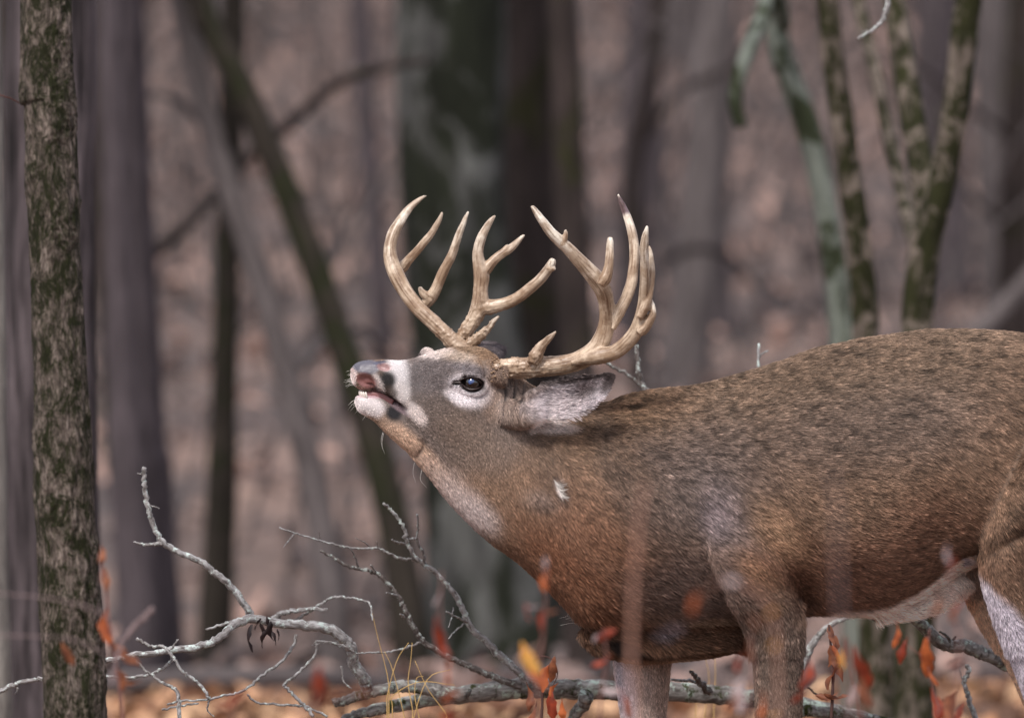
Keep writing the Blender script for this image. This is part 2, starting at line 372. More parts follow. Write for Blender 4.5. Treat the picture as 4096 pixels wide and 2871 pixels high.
tree('thick trunk with furrowed purplish bark partly hidden behind the slim mossy tree at left', M['purple_bark'], [(112, 0, 102), (112, 500, 102), (116, 1000, 104), (122, 1500, 108)], 2.6, 11, 11, seg=90, rough=.07, limbs=8)
tree('pale greyish trunk cut by the left edge of the photo', M['pale_bark'], [(-26, 0, 30), (-22, 600, 34), (-18, 1200, 36), (-12, 1550, 40)], 1.6, 9, 12, seg=30)
# out of focus trees, read from left to right
tree('long dark trunk leaning across from the top left to behind the deer\'s throat', M['dark_bark'], [(430, -60, 30), (470, 60, 30), (545, 200, 32), (622, 380, 32), (700, 580, 34), (765, 770, 34), (820, 930, 36), (872, 1120, 38), (905, 1300, 42), (925, 1500, 48)], 9.5, 12, 13)
tree('bluish grey trunk leaning to the left of the long dark leaning tree', M['grey_bark'], [(440, 150, 24), (500, 380, 26), (560, 560, 27), (620, 760, 28), (670, 950, 30), (710, 1120, 34), (745, 1350, 38)], 9.6, 13, 14,
     extra=[[(640, 860, 14, 0), (720, 770, 12, .2), (810, 740, 10, .4), (880, 800, 7, .6)], [(480, 320, 12, 0), (420, 240, 10, 0), (330, 210, 8, 0), (260, 260, 6, 0)]])
tree('dark trunk with a bent bough left of the leaning trees', M['brown_bark'], [(225, 100, 40), (228, 400, 42), (262, 700, 44), (280, 1000, 46), (330, 1300, 52)], 10.2, 12, 15,
     extra=[[(236, 740, 22, 0), (300, 610, 18, -.2), (400, 520, 16, -.2), (490, 430, 14, 0), (560, 350, 13, .2), (640, 290, 13, .1), (700, 232, 13, 0), (775, 178, 12, -.2), (860, 152, 11, -.3), (960, 135, 9, -.3)]])
tree('huge lichen-grey trunk behind the left antler', M['big_bark'], [(1010, -40, 122), (1012, 300, 120), (1025, 600, 120), (1060, 900, 125), (1085, 1200, 135), (1110, 1450, 160)], 10.5, 16, 16, seg=28, rough=.05)
tree('dark brown trunk standing close against the right side of the huge trunk', M['brown_bark'], [(1180, -40, 66), (1186, 300, 66), (1196, 600, 70), (1200, 900, 76), (1215, 1200, 92), (1240, 1450, 110)], 11.5, 15, 17, seg=24)
tree('thin crooked dark tree right of the antlers, behind the back of the deer', M['brown_bark'], [(1480, -40, 20), (1462, 150, 20), (1425, 330, 20), (1418, 520, 22), (1440, 700, 22), (1440, 900, 24), (1430, 1200, 26)], 14, 10, 18,
     extra=[[(1425, 330, 12, 0), (1520, 210, 10, 0), (1640, 150, 8, 0), (1700, 60, 6, 0)], [(1430, 640, 12, 0), (1540, 560, 10, .3), (1640, 580, 8, .5), (1700, 650, 6, .7)]])
tree('dim violet-brown trunk in the gap left of the mossy tree', M['violet_bark'], [(1600, 300, 26), (1612, 550, 26), (1626, 800, 28), (1640, 1200, 32)], 19, 12, 19)
tree('pale green lichen-covered tree with a snapped-off hanging bough', M['lichen_bark'], [(1735, 40, 26), (1770, 170, 27), (1815, 300, 28), (1850, 460, 27), (1874, 620, 28), (1890, 780, 30), (1905, 1000, 32), (1920, 1300, 36)], 5.6, 8, 20, seg=24,
     extra=[[(1752, 60, 24, 0), (1735, -30, 20, -.1), (1700, 60, 17, -.3), (1668, 140, 17, -.4), (1650, 210, 17, -.4), (1652, 250, 15, -.4), (1662, 285, 12, -.4)]])
tree('dark moss-covered slender tree beside the pale green tree', M['moss_bark'], [(1852, -40, 25), (1865, 100, 26), (1885, 250, 27), (1905, 400, 28), (1928, 560, 29), (1938, 700, 31), (1945, 900, 33), (1960, 1300, 38)], 4.0, 8, 21, seg=24)
tree('forked tree with mossy stems rising behind the deer\'s back', M['moss_bark'], [(2178, -40, 30), (2160, 100, 31), (2145, 230, 31), (2120, 370, 31), (2096, 470, 33), (2072, 560, 36), (2058, 700, 37), (2054, 900, 40), (2050, 1300, 46)], 3.6, 8, 22, seg=28,
     extra=[[(2080, 560, 30, 0), (2078, 470, 30, .1), (2060, 340, 30, .2), (2035, 200, 30, .3), (2014, 60, 28, .4), (2000, -80, 26, .5), (1990, -400, 16, .8)], [(2070, 600, 20, .1), (2040, 500, 18, .5), (2000, 330, 18, .8), (1960, 150, 17, 1.0), (1925, 0, 16, 1.2), (1900, -200, 12, 1.3)]])
tree('dark trunk near the right edge of the photo behind the rump', M['brown_bark'], [(2290, 100, 36), (2280, 400, 40), (2275, 700, 44), (2270, 1200, 50)], 15, 12, 23,
     extra=[[(2285, 320, 7, 0), (2190, 250, 7, -.4), (2100, 180, 6, -.8), (1990, 110, 5, -1.2)], [(2280, 520, 9, 0), (2180, 440, 8, -.5), (2120, 330, 7, -1), (2100, 200, 5, -1)]])
tree('grey leaning trunk low at the right edge, above the rump', M['grey_bark'], [(2420, 480, 20), (2330, 600, 22), (2240, 700, 24), (2160, 790, 26), (2040, 1000, 30)], 11, 9, 24, limbs=3)
tree('purplish grey trunk low at left, just right of the slim mossy tree', M['violet_bark'], [(262, 500, 30), (272, 800, 36), (290, 1100, 42), (312, 1400, 50)], 9.0, 13, 25)
tree('dark violet trunk behind the upright dead twig at left', M['violet_bark'], [(330, 850, 36), (345, 1050, 42), (352, 1250, 48), (360, 1450, 54)], 9.3, 12, 26)
tree('mossy olive trunk behind the tangle of dead branches', M['dark_bark'], [(505, 780, 30), (500, 1000, 34), (490, 1250, 38), (480, 1450, 42)], 9.9, 12, 27)
tree('dark slim trunk framed by the deer\'s far foreleg and belly', M['brown_bark'], [(1300, 900, 40), (1310, 1300, 48), (1320, 1500, 56)], 9.4, 12, 28)
# many more bare trees up the slope
proto_i = 0
LANES = [(2230, 2500), (620, 790), (960, 1100), (2560, 2700), (2800, 2900), (2960, 3290), (3520, 3620)]
for i in range(54):
    r = random.Random(100+i); Y = r.uniform(15, 58); k = (DIST+Y)/DIST; xw = r.uniform(-1.35, 1.35)*k
    while any(a_ < xw/k*S+2048 < b_ for a_, b_ in LANES): xw = r.uniform(-1.35, 1.35)*k
    sx = xw/k*S+2048; rad = r.choice([.04, .06, .07, .09, .11, .14]); lean = r.uniform(-120, 120)
    dx = sx/1.784; rp = rad/k*S/1.784
    mt = r.choice(['grey_bark', 'violet_bark', 'violet_bark', 'grey_bark', 'grey_bark', 'brown_bark', 'dark_bark'])
    sxm = (dx+lean*.55)*1.784; look = ('slim ' if rp < 22 else 'stout ' if rp > 42 else '')+{'grey_bark': 'grey', 'violet_bark': 'dusky', 'brown_bark': 'brown', 'dark_bark': 'olive-brown'}[mt]
    ln_ = 'leaning left' if lean < -45 else 'leaning right' if lean > 45 else 'upright'
    pl = [p_ for lim, p_ in ((430, 'beside the near mossy tree'), (800, 'right of the near mossy tree'), (1300, 'near the leaning dark trunk'), (1570, 'above the deer\'s muzzle'), (2250, 'near the huge trunk'), (2650, 'right of the antlers'), (3250, 'above the deer\'s shoulder'), (3720, 'behind the mossy stems'), (99999, 'above the rump')) if sxm < lim][0]
    tree(look+' bare tree '+ln_+' on far slope, '+pl, M[mt], [(dx+lean, -30, rp*.8), (dx+lean*.6, 400, rp*.9), (dx, 850, rp)], Y, r.uniform(8, 15), 500+i, 'bare trees on the hillside', limbs=5, seg=8, rough=.08)
# thin brush on the slope
acc = Acc(); r = np.random.default_rng(9)
for i in range(260):
    y = r.uniform(11, 50); k = (DIST+y)/DIST; x = r.uniform(-1.2, 1.2)*k; z = float(gz(x, y)); h = r.uniform(.8, 3.2); l = r.normal(0, .35, 2)
    q = [(x, y, z-.05), (x+l[0]*h*.4, y+l[1]*.3, z+h*.5), (x+l[0]*h*1.2, y+l[1]*.6, z+h)]
    V, F, G = tube(crom(q, 6), np.linspace(.012, .004, 6), 4, cap=False); acc.add(V, F, G)
    for m in range(3):
        p0 = np.array(q[1])*(1-m*.3)+np.array(q[2])*m*.3; e = p0+np.array([r.uniform(-.6, .6), r.uniform(-.4, .4), r.uniform(.1, .7)])
        V, F, G = tube(np.array([p0, (p0+e)/2+[0, 0, .05], e]), [.006, .004, .002], 3, cap=False); acc.add(V, F, G)
V, F, G = acc.get(); tag(mobj('brush', V, F, M['grey_bark'], vec=G), kind='stuff')
# the fallen log far behind, low on the left
def log(label, pts, mat, cat='log', seg=16, rough=.05, name='fallen_log'):
    a = crom(np.array([[*P(x*1.784, y*1.784, Y), rr*1.784/S*(DIST+Y)/DIST] for x, y, Y, rr in pts]), 40)
    a[:, 2] = np.maximum(a[:, 2], gz(a[:, 0], a[:, 1])+a[:, 3]*.6)
    V, F, G = tube(a[:, :3], a[:, 3], seg, rough=rough, rs=6); return tag(mobj(name, V, F, mat, vec=G, loc=a[20, :3]), label, cat)
log('long pale log lying on the leaves far behind the dead branches', [(180, 1540, 7.6, 26), (420, 1522, 7.8, 26), (700, 1518, 8, 24), (900, 1540, 8.3, 22)], M['grey_bark'])
# ---------------------------------------------------------------- the deer: body in photograph pixels (x right, y down, lateral: + away)
def W(q):                       # photograph px + lateral px -> world
    q = np.asarray(q, float)
    return np.stack([(q[:, 0]-2048)/S, q[:, 2]/S, CAMZ+(1435.5-q[:, 1])/S], 1)
def PX(w): return np.stack([w[:, 0]*S+2048, 1435.5-(w[:, 2]-CAMZ)*S, w[:, 1]*S], 1)
def kshear(x): return .30*(1-smooth(1950, 2450, x))
def headshear(q):               # the head is turned a little to the camera
    q = q.copy(); k = kshear(q[:, 0]); q[:, 0] -= k*q[:, 2]; q[:, 1] -= .5*k*q[:, 2]; return q
def loft(secs, rings=140, seg=56):
    a = crom([list(T)+list(B)+list(w) for T, B, w in secs], rings)
    th = np.linspace(0, 2*np.pi, seg, endpoint=False); s = (1-np.cos(th))/2
    s3 = s[None]; w1, w2, w3 = a[:, 4:5], a[:, 5:6], a[:, 6:7]
    # width profile: quadratic through .25/.5/.75, scaled by a rounded section
    l1 = (s3-.5)*(s3-.75)/(.25*.5); l2 = -(s3-.25)*(s3-.75)/(.25*.25); l3 = (s3-.25)*(s3-.5)/(.5*.25)
    prof = np.clip(l1*w1/.866+l2*w2+l3*w3/.866, w2*.3, w2*1.6)
    lat = -np.sign(np.sin(th))[None]*np.abs(np.sin(th))[None]**.9*prof
    X = a[:, 0:1]*(1-s3)+a[:, 2:3]*s3; Y = a[:, 1:2]*(1-s3)+a[:, 3:4]*s3
    V = np.stack([X, Y, lat], -1).reshape(-1, 3); n = rings
    i = np.arange(n-1)[:, None]*seg; j = np.arange(seg)[None]; j2 = (j+1) % seg
    F = np.stack([i+j, i+j2, i+seg+j2, i+seg+j], -1).reshape(-1, 4)
    m0 = V[:seg].mean(0); m1 = V[-seg:].mean(0); V = np.vstack([V, m0, m1]); k = len(V)-2; jj = np.arange(seg); b = (n-1)*seg
    F = np.vstack([F, np.stack([np.full(seg, k), (jj+1) % seg, jj, jj], -1), np.stack([np.full(seg, k+1), b+jj, b+(jj+1) % seg, b+(jj+1) % seg], -1)])
    return V, F
def limb(pts, n=60, seg=28):    # pts: x, y, lat, r in the side view, r across
    a = crom(pts, n); V, F, _ = tube(a[:, :3], a[:, 3], seg, rb=a[:, 4]); return V, F
def blob3(x, y, z, r, rz=None):
    rz = rz or r; t = np.linspace(0, np.pi, 14)[1:-1]
    pth = np.stack([np.full(12, x), y-r*np.cos(t), np.full(12, z)], 1); V, F, _ = tube(pth, r*np.sin(t), 20, rb=rz*np.sin(t)); return V, F
def union(parts, voxel, iters):
    V = np.vstack([p[0] for p in parts]); k = 0; Fs = []
    for p in parts: Fs.append(p[1]+k); k += len(p[0])
    me = build_mesh('tmp', V, np.vstack(Fs)); ob = bpy.data.objects.new('tmp', me); C.objects.link(ob)
    m = ob.modifiers.new('r', 'REMESH'); m.mode = 'VOXEL'; m.voxel_size = voxel; m.adaptivity = 0
    ev = ob.evaluated_get(bpy.context.evaluated_depsgraph_get()); me2 = ev.to_mesh()
    V = np.empty(len(me2.vertices)*3); me2.vertices.foreach_get('co', V); V = V.reshape(-1, 3)
    F = np.empty(len(me2.loops), int); me2.loops.foreach_get('vertex_index', F); F = F.reshape(-1, 4)
    ev.to_mesh_clear(); bpy.data.objects.remove(ob); bpy.data.meshes.remove(me)
    return lap(V, F, iters), F
def lap(V, F, iters, lam=.5, w=None):
    E = np.vstack([F[:, [0, 1]], F[:, [1, 2]], F[:, [2, 3]], F[:, [3, 0]]]); n = len(V)
    deg = np.bincount(E[:, 0], minlength=n)+np.bincount(E[:, 1], minlength=n)
    for k in range(iters):
        l = lam if k % 2 == 0 else -lam*1.04
        A = np.stack([(np.bincount(E[:, 0], V[E[:, 1], c], n)+np.bincount(E[:, 1], V[E[:, 0], c], n))/deg for c in range(3)], 1)
        d = (A-V)*l
        V = V+(d if w is None else d*w[:, None])
    return V
def vnorm(V, F):
    f = np.cross(V[F[:, 2]]-V[F[:, 0]], V[F[:, 3]]-V[F[:, 1]]); n = len(V); N = np.zeros_like(V)
    for c in range(3):
        for k in range(4): N[:, c] += np.bincount(F[:, k], f[:, c], n)
    return N/(np.linalg.norm(N, axis=1)[:, None]+1e-12)

main = loft([
 ((1700, 1420), (1575, 1752), (58, 66, 50)), ((1780, 1398), (1625, 1800), (88, 88, 66)), ((1860, 1391), (1690, 1872), (118, 112, 84)),
 ((1940, 1398), (1752, 1950), (128, 132, 104)), ((2020, 1460), (1802, 2012), (118, 150, 125)), ((2130, 1540), (1865, 2078), (118, 170, 150)),
 ((2255, 1606), (1962, 2165), (135, 198, 185)), ((2400, 1612), (2062, 2236), (150, 222, 215)), ((2520, 1572), (2172, 2335), (160, 250, 245)),
 ((2650, 1552), (2260, 2420), (180, 278, 268)), ((2783, 1538), (2350, 2500), (195, 305, 280)), ((2900, 1508), (2540, 2530), (210, 330, 285)),
 ((3000, 1480), (2790, 2520), (228, 345, 290)), ((3110, 1446), (3010, 2490), (240, 355, 305)), ((3250, 1394), (3220, 2450), (248, 368, 330)),
 ((3400, 1362), (3400, 2450), (258, 385, 350)), ((3560, 1337), (3560, 2448), (268, 392, 345)), ((3740, 1317), (3720, 2375), (278, 382, 320)),
 ((3925, 1319), (3860, 2280), (285, 366, 325)), ((4096, 1335), (4040, 2220), (285, 352, 320)), ((4250, 1378), (4220, 2200), (262, 325, 245)),
 ((4380, 1455), (4340, 2150), (215, 280, 205)), ((4455, 1600), (4420, 2050), (150, 200, 150)), ((4490, 1720), (4480, 1900), (60, 80, 60))], 200, 72)
upper = loft([
 ((1407, 1482), (1405, 1505), (14, 18, 14)), ((1420, 1458), (1411, 1532), (32, 36, 30)), ((1450, 1444), (1438, 1556), (42, 47, 42)),
 ((1495, 1439), (1485, 1563), (46, 52, 46)), ((1548, 1438), (1538, 1580), (46, 54, 50)), ((1605, 1441), (1590, 1622), (46, 56, 56)),
 ((1668, 1430), (1635, 1672), (52, 62, 62)), ((1722, 1412), (1690, 1740), (70, 78, 74)), ((1790, 1400), (1740, 1800), (90, 98, 85))], 60, 40)
lower = loft([
 ((1420, 1597), (1421, 1614), (10, 13, 10)), ((1431, 1583), (1433, 1643), (28, 33, 28)), ((1462, 1580), (1462, 1664), (36, 41, 34)),
 ((1510, 1584), (1498, 1686), (40, 46, 38)), ((1560, 1612), (1542, 1730), (44, 52, 44)), ((1615, 1645), (1590, 1772), (50, 58, 50)), ((1690, 1660), (1640, 1810), (60, 70, 60))], 50, 36)
parts = [main, upper, lower]
parts.append(blob3(1725, 1462, 62, 58, 34)); parts.append(blob3(1862, 1470, -92, 55, 40)); parts.append(blob3(1862, 1470, 92, 55, 40))   # brow bones
for sgn in (-1, 1): parts.append(limb([(1900, 1470, sgn*62, 52, 45), (1950, 1478, sgn*84, 58, 52), (2000, 1480, sgn*100, 56, 52)], 12, 20))  # pedicles
# legs: near fore, far fore, near hind, far hind
LEGS = {
 'nf': [(2880, 1760, -90, 90, 40), (2930, 1960, -175, 190, 90), (3010, 2200, -245, 190, 105), (3070, 2400, -225, 150, 95), (3100, 2560, -200, 118, 84), (3108, 2720, -190, 106, 76), (3106, 2871, -186, 100, 72), (3098, 2985, -184, 78, 70), (3090, 3040, -184, 66, 60), (3088, 3140, -184, 44, 42), (3088, 3300, -184, 40, 40), (3086, 3390, -184, 50, 46), (3056, 3455, -184, 38, 42), (3030, 3490, -184, 34, 44)],
 'ff': [(2820, 1850, 90, 90, 40), (2760, 2050, 175, 180, 90), (2700, 2300, 215, 175, 100), (2600, 2500, 190, 150, 90), (2574, 2640, 175, 134, 84), (2576, 2760, 170, 120, 78), (2578, 2871, 168, 102, 72), (2590, 2985, 168, 78, 70), (2600, 3040, 168, 66, 60), (2606, 3140, 168, 44, 42), (2612, 3300, 168, 40, 40), (2612, 3390, 168, 50, 46), (2582, 3455, 168, 38, 42), (2556, 3490, 168, 34, 44)],
 'nh': [(4260, 1650, -150, 250, 120), (4200, 1850, -200, 320, 140), (4070, 2080, -215, 235, 132), (4020, 2260, -215, 205, 116), (4060, 2460, -215, 158, 92), (4108, 2640, -205, 120, 72), (4152, 2780, -195, 92, 60), (4235, 2900, -188, 74, 52), (4320, 2990, -184, 70, 48), (4345, 3060, -184, 54, 44), (4330, 3200, -184, 42, 38), (4312, 3340, -184, 40, 38), (4305, 3400, -184, 48, 44), (4278, 3455, -184, 38, 42), (4252, 3490, -184, 34, 44)],
 'fh': [(4200, 1850, 200, 300, 130), (4050, 2120, 225, 210, 125), (3960, 2290, 215, 175, 112), (4000, 2430, 200, 138, 92), (4060, 2560, 190, 108, 76), (4120, 2700, 184, 84, 60), (4170, 2830, 180, 70, 52), (4215, 2920, 180, 68, 48), (4235, 3010, 180, 52, 44), (4215, 3180, 180, 42, 38), (4190, 3340, 180, 40, 38), (4184, 3400, 180, 48, 44), (4157, 3455, 180, 38, 42), (4132, 3490, 180, 34, 44)]}
for v in LEGS.values(): parts.append(limb(v, 90, 26))
parts.append(limb([(2370, 2480, 0, 60, 80), (2430, 2535, 0, 66, 90), (2540, 2560, 0, 60, 92), (2700, 2556, 0, 58, 90), (2850, 2540, 0, 54, 90), (3000, 2500, 0, 50, 90)], 30, 24))  # brisket
parts.append(limb([(3500, 2440, 0, 40, 50), (3640, 2410, 0, 44, 60), (3740, 2385, 0, 40, 60), (3810, 2345, 0, 44, 60), (3860, 2300, 0, 40, 60)], 20, 20))
parts.append(limb([(4440, 1600, 0, 60, 60), (4500, 1700, 0, 46, 46), (4530, 1850, 0, 44, 40), (4520, 2000, 0, 30, 24)], 20, 16))  # tail
# near ear: a cupped sheet with thickness
def ear(secs, back):            # secs: (x, y, lat, half height, tilt dx, dy)
    a = crom(secs, 40); m = 22; s = np.linspace(-1, 1, m); front = []; rear = []
    for x, y, l, h, ux, uy in a:
        cup = back*np.cos(s*np.pi/2)**1.0*(h/90)
        e = np.stack([x+ux*h*s, y+uy*h*s, l+cup], 1)
        th = 9*np.sqrt(np.clip(1-s**4, 0.02, 1)); nz = np.sign(back)
        front.append(e-np.array([0, 0, 1])*nz*th[:, None]*.2); rear.append(e+np.array([0, 0, 1])*nz*th[:, None])
    f = np.array(front); r = np.array(rear); n = len(f); ring = np.concatenate([f, r[:, ::-1]], 1); seg = ring.shape[1]; V = ring.reshape(-1, 3)
    i = np.arange(n-1)[:, None]*seg; j = np.arange(seg)[None]; j2 = (j+1) % seg
    F = np.stack([i+j, i+j2, i+seg+j2, i+seg+j], -1).reshape(-1, 4)
    V = np.vstack([V, ring[0].mean(0), ring[-1].mean(0)]); k = len(V)-2; jj = np.arange(seg); b = (n-1)*seg
    F = np.vstack([F, np.stack([np.full(seg, k), (jj+1) % seg, jj, jj], -1), np.stack([np.full(seg, k+1), b+jj, b+(jj+1) % seg, b+(jj+1) % seg], -1)])
    return V, F
ear_n = ear([(2080, 1622, -190, 52, .2, .98), (2150, 1612, -215, 78, .25, .97), (2225, 1596, -235, 90, .28, .96), (2300, 1578, -250, 84, .3, .95), (2365, 1554, -262, 64, .35, .94), (2415, 1532, -270, 46, .4, .9), (2442, 1510, -274, 24, .4, .9), (2453, 1499, -275, 6, .4, .9)], 42)
earroot = limb([(1990, 1640, -95, 80, 60), (2060, 1632, -150, 84, 52), (2130, 1620, -185, 74, 34)], 14, 22)
ear_f = limb([(1950, 1520, 90, 60, 60), (1985, 1470, 190, 55, 60), (2025, 1440, 290, 56, 20), (2050, 1432, 350, 42, 14), (2065, 1428, 390, 10, 8)], 24, 20)
parts = [(headshear(p[0]), p[1]) for p in parts]
parts += [ear_n, (headshear(ear_f[0]), ear_f[1]), (headshear(earroot[0])*1.0, earroot[1])]
wp = [(W(v), f) for v, f in parts]
BV, BF = union(wp, 0.0034, 10)
# soften the body more than the head
q = PX(BV); wsm = np.maximum(smooth(1950, 2250, q[:, 0]), smooth(1600, 1700, q[:, 1])*smooth(1650, 1750, q[:, 0]))*(1-((q[:, 0] < 2480) & (q[:, 1] < 1720) & (q[:, 2] < -140)))*(1-.75*smooth(2500, 2700, q[:, 1]))
BV = lap(BV, BF, 0); 
wsm = np.maximum(wsm, 0)
for _ in range(60):
    BV = lap(BV, BF, 1, .5, wsm*smooth(3650, 3850, q[:, 0])*smooth(2330, 2180, q[:, 1]))
for _ in range(26):
    BV = lap(BV, BF, 1, .5, wsm)
BV = lap(BV, BF, 2, .5)
q = PX(BV); BV0 = BV; wm_ = smooth(1.2, .8, np.hypot((q[:, 0]-2135)/75, (q[:, 1]-1625)/95))*(q[:, 2] < -120)
for _ in range(40): BV = lap(BV, BF, 1, .5, wm_)
# ---- sculpting, on the near side and mirrored to the far side
def canon(q):
    k = kshear(q[:, 0]); far = np.maximum(q[:, 2], 0)
    return np.stack([q[:, 0]+2*k*far, q[:, 1]+k*far], 1)
def eld(c, cx, cy, rx, ry, rot=0):
    a = R(rot); dx = c[:, 0]-cx; dy = c[:, 1]-cy
    u = (dx*math.cos(a)+dy*math.sin(a))/rx; v = (-dx*math.sin(a)+dy*math.cos(a))/ry
    return np.sqrt(u*u+v*v)
SC = [  # cx, cy, rx, ry, rot(deg, clockwise on the picture), amount px
 (1880, 1536, 92, 62, 12, -10), (1880, 1536, 78, 50, 8, 12), (1800, 1560, 120, 34, 16, -8), (1700, 1560, 150, 50, 10, -5),
 (1880, 1480, 75, 26, 8, 10), (1890, 1760, 150, 40, 40, 4), (1960, 1700, 50, 160, 12, -3), (1760, 1700, 150, 45, 28, 6),
 (2052, 1600, 8, 80, 6, -9), (2085, 1600, 8, 70, 6, -9), (2018, 1600, 7, 60, 4, -6),
 (2110, 1720, 45, 30, 30, -14), (2120, 1880, 60, 150, -10, 8), (2230, 1900, 40, 130, -14, -10), (2150, 1985, 70, 40, 10, 12),
 (2330, 2000, 300, 60, 62, 8), (2470, 1900, 60, 260, -14, -10), (2450, 2250, 120, 55, 50, -8),
 (2800, 2000, 150, 300, -20, 26), (2950, 2300, 170, 150, 0, 22), (3130, 2060, 60, 260, -28, -30), (3240, 2260, 80, 170, 0, -26),
 (2660, 2200, 60, 220, -25, -12), (2870, 1720, 70, 220, -25, 12), (3010, 1900, 60, 90, 0, -12), (3000, 2400, 160, 60, 0, 12), (3220, 2430, 50, 70, 0, -22),
 (3160, 2190, 45, 150, -40, 14), (3500, 1850, 350, 250, 0, 10), (3760, 2000, 90, 240, 12, -8), (3960, 2180, 240, 30, -32, -14), (4050, 1900, 200, 220, 0, 16),
 (3750, 1560, 160, 80, 0, -6), (3300, 2350, 200, 60, 0, -8), (3090, 2700, 22, 200, 0, -6), (2520, 2590, 120, 26, 10, 8), (2190, 2290, 200, 20, 45, 5)]
q = PX(BV); c = canon(q); N = vnorm(BV, BF); side = smooth(.15, .5, np.abs(N[:, 1]))
notear = 1-((q[:, 0] > 2120) & (q[:, 0] < 2470) & (q[:, 1] < 1720) & (q[:, 2] < -185))*1.0
legs_far = (q[:, 2] > 60) & (q[:, 1] > 2300)
d = np.zeros(len(BV))
for cx, cy, rx, ry, ro, am in SC:
    e = eld(c, cx, cy, rx, ry, ro); d += am*np.exp(-e*e*1.2)
d *= side*notear*(1-legs_far*1.0)
d += 3.0*fnoise(BV*[1, 1, 1], 16, 3)*smooth(2000, 2400, q[:, 0])
# mouth, nostril, eye socket
def push(cx, cy, rx, ry, ro, am, hard=.25):
    global d
    e = eld(c, cx, cy, rx, ry, ro); d = d-am*smooth(1+hard, 1-hard, e)*smooth(.05, .4, np.abs(N[:, 1]))
push(1466, 1528, 34, 26, 28, 20, .35); push(1505, 1565, 34, 12, 30, 20, .3); push(1585, 1608, 52, 7, 36, 10, .4); push(1536, 1466, 22, 12, 18, 15, .3)
eyeE = np.minimum(eld(c, 1886, 1534, 44, 29, 10), eld(c, 1838, 1528, 30, 8, -6)); eye_in = smooth(1.12, .88, eyeE)*(side > .2)
lid = np.exp(-((eyeE-1.32)/.22)**2)*side; d += 9*lid
BV = BV+N*(d/S)[:, None]
# eyeballs
q = PX(BV); c = canon(q)
def surf_lat(cx, cy, sgn):
    k = np.where((q[:, 2]*sgn > 0))[0]; e = np.hypot(c[k, 0]-cx, c[k, 1]-cy); k = k[np.argsort(e)[:12]]; return k
eyes = []
for sgn in (-1, 1):
    kk = surf_lat(1893, 1532, sgn); m = q[kk].mean(0); m[2] -= sgn*20; eyes.append((W(m[None])[0], sgn))
BV = BV+np.array([0, 1, 0])*(eye_in*34/S*np.where(q[:, 2] < 0, 1, -1))[:, None]
BV = lap(BV, BF, 2, .4)
N = vnorm(BV, BF); q = PX(BV); c = canon(q)

# ---- coat fields painted by region (pigment, with some fold shading painted in)
near = (q[:, 2] < 40)
def rgbf(r, g, b): return lin((r, g, b))
col = np.tile(rgbf(150, 122, 98), (len(BV), 1)); col *= 1
flen = np.full(len(BV), 28.0); flift = np.full(len(BV), .22); fur = np.ones(len(BV)); fleck = np.full(len(BV), .55)
def paint(cx, cy, rx, ry, rot, rgb, amt=1, soft=.35, mask=None):
    global col
    w = smooth(1+soft, 1-soft, eld(c, cx, cy, rx, ry, rot)+.10*fnoise(BV, 40, 3))*amt
    if mask is not None: w = w*mask
    col = col*(1-w[:, None])+rgbf(*rgb)*w[:, None]; return w
def setf(arr, val, cx, cy, rx, ry, rot=0, soft=.3, mask=None):
    w = smooth(1+soft, 1-soft, eld(c, cx, cy, rx, ry, rot))
    if mask is not None: w = w*mask
    arr += (val-arr)*w
down = smooth(-.1, .55, -N[:, 2])
# large zones
paint(3300, 1450, 1100, 260, -6, (138, 118, 98), .8, .6); paint(2500, 1660, 260, 120, -10, (150, 120, 90), .8, .6)
paint(2350, 2250, 330, 260, 30, (146, 104, 76), .9, .6); paint(2330, 2350, 330, 90, 44, (140, 94, 64), .9, .5)
paint(3300, 2330, 600, 170, 0, (140, 98, 76), .85, .6); paint(3700, 2180, 260, 200, -20, (146, 108, 84), .8, .6)
paint(2800, 1960, 230, 250, -20, (118, 108, 106), .75, .7); paint(2760, 2350, 260, 150, 0, (116, 100, 94), .8, .6)
paint(2870, 2030, 70, 120, -20, (158, 146, 152), .5, .9); paint(2830, 2080, 50, 80, 0, (160, 150, 162), .35, .9)
paint(3100, 2120, 70, 150, -38, (184, 148, 112), .7, .8); paint(3060, 2330, 60, 170, -45, (176, 134, 96), .6, .5); paint(3180, 2350, 60, 100, -20, (110, 74, 52), .8, .5)
paint(3080, 2650, 180, 300, 0, (126, 110, 100), .85, .4, q[:, 2] < 0); paint(3450, 1720, 620, 150, -8, (120, 106, 98), .6, .7)
paint(4200, 1800, 330, 420, 0, (146, 118, 94), .7, .5); paint(3960, 2150, 260, 40, -32, (110, 84, 64), .85, .6)  # second stroke paints crease shade along the thigh fold
# neck folds shaded by darker painted bands, then the head
paint(2440, 1850, 60, 280, -20, (96, 84, 78), .5, .8); paint(2560, 1780, 130, 60, 30, (92, 82, 80), .45, .8); paint(2600, 2050, 60, 200, -20, (98, 84, 78), .4, .9); paint(2180, 1850, 60, 160, -6, (100, 90, 84), .35, .9)
paint(1800, 1620, 330, 230, 20, (122, 110, 104), 1, .35); paint(1700, 1500, 120, 70, 0, (124, 117, 118), 1, .4)
paint(1880, 1750, 160, 90, 30, (136, 118, 104), .8, .5); paint(1850, 1400, 170, 36, 4, (150, 126, 98), .9, .5)
paint(1720, 1412, 80, 26, 0, (214, 208, 206), .9, .4); paint(1860, 1440, 110, 22, 14, (196, 184, 170), .7, .5); paint(1940, 1440, 55, 40, 20, (150, 122, 94), .8, .5)
paint(1965, 1560, 45, 120, 0, (146, 124, 108), .9, .4); paint(2065, 1620, 90, 90, 0, (170, 152, 140), .9, .4); 
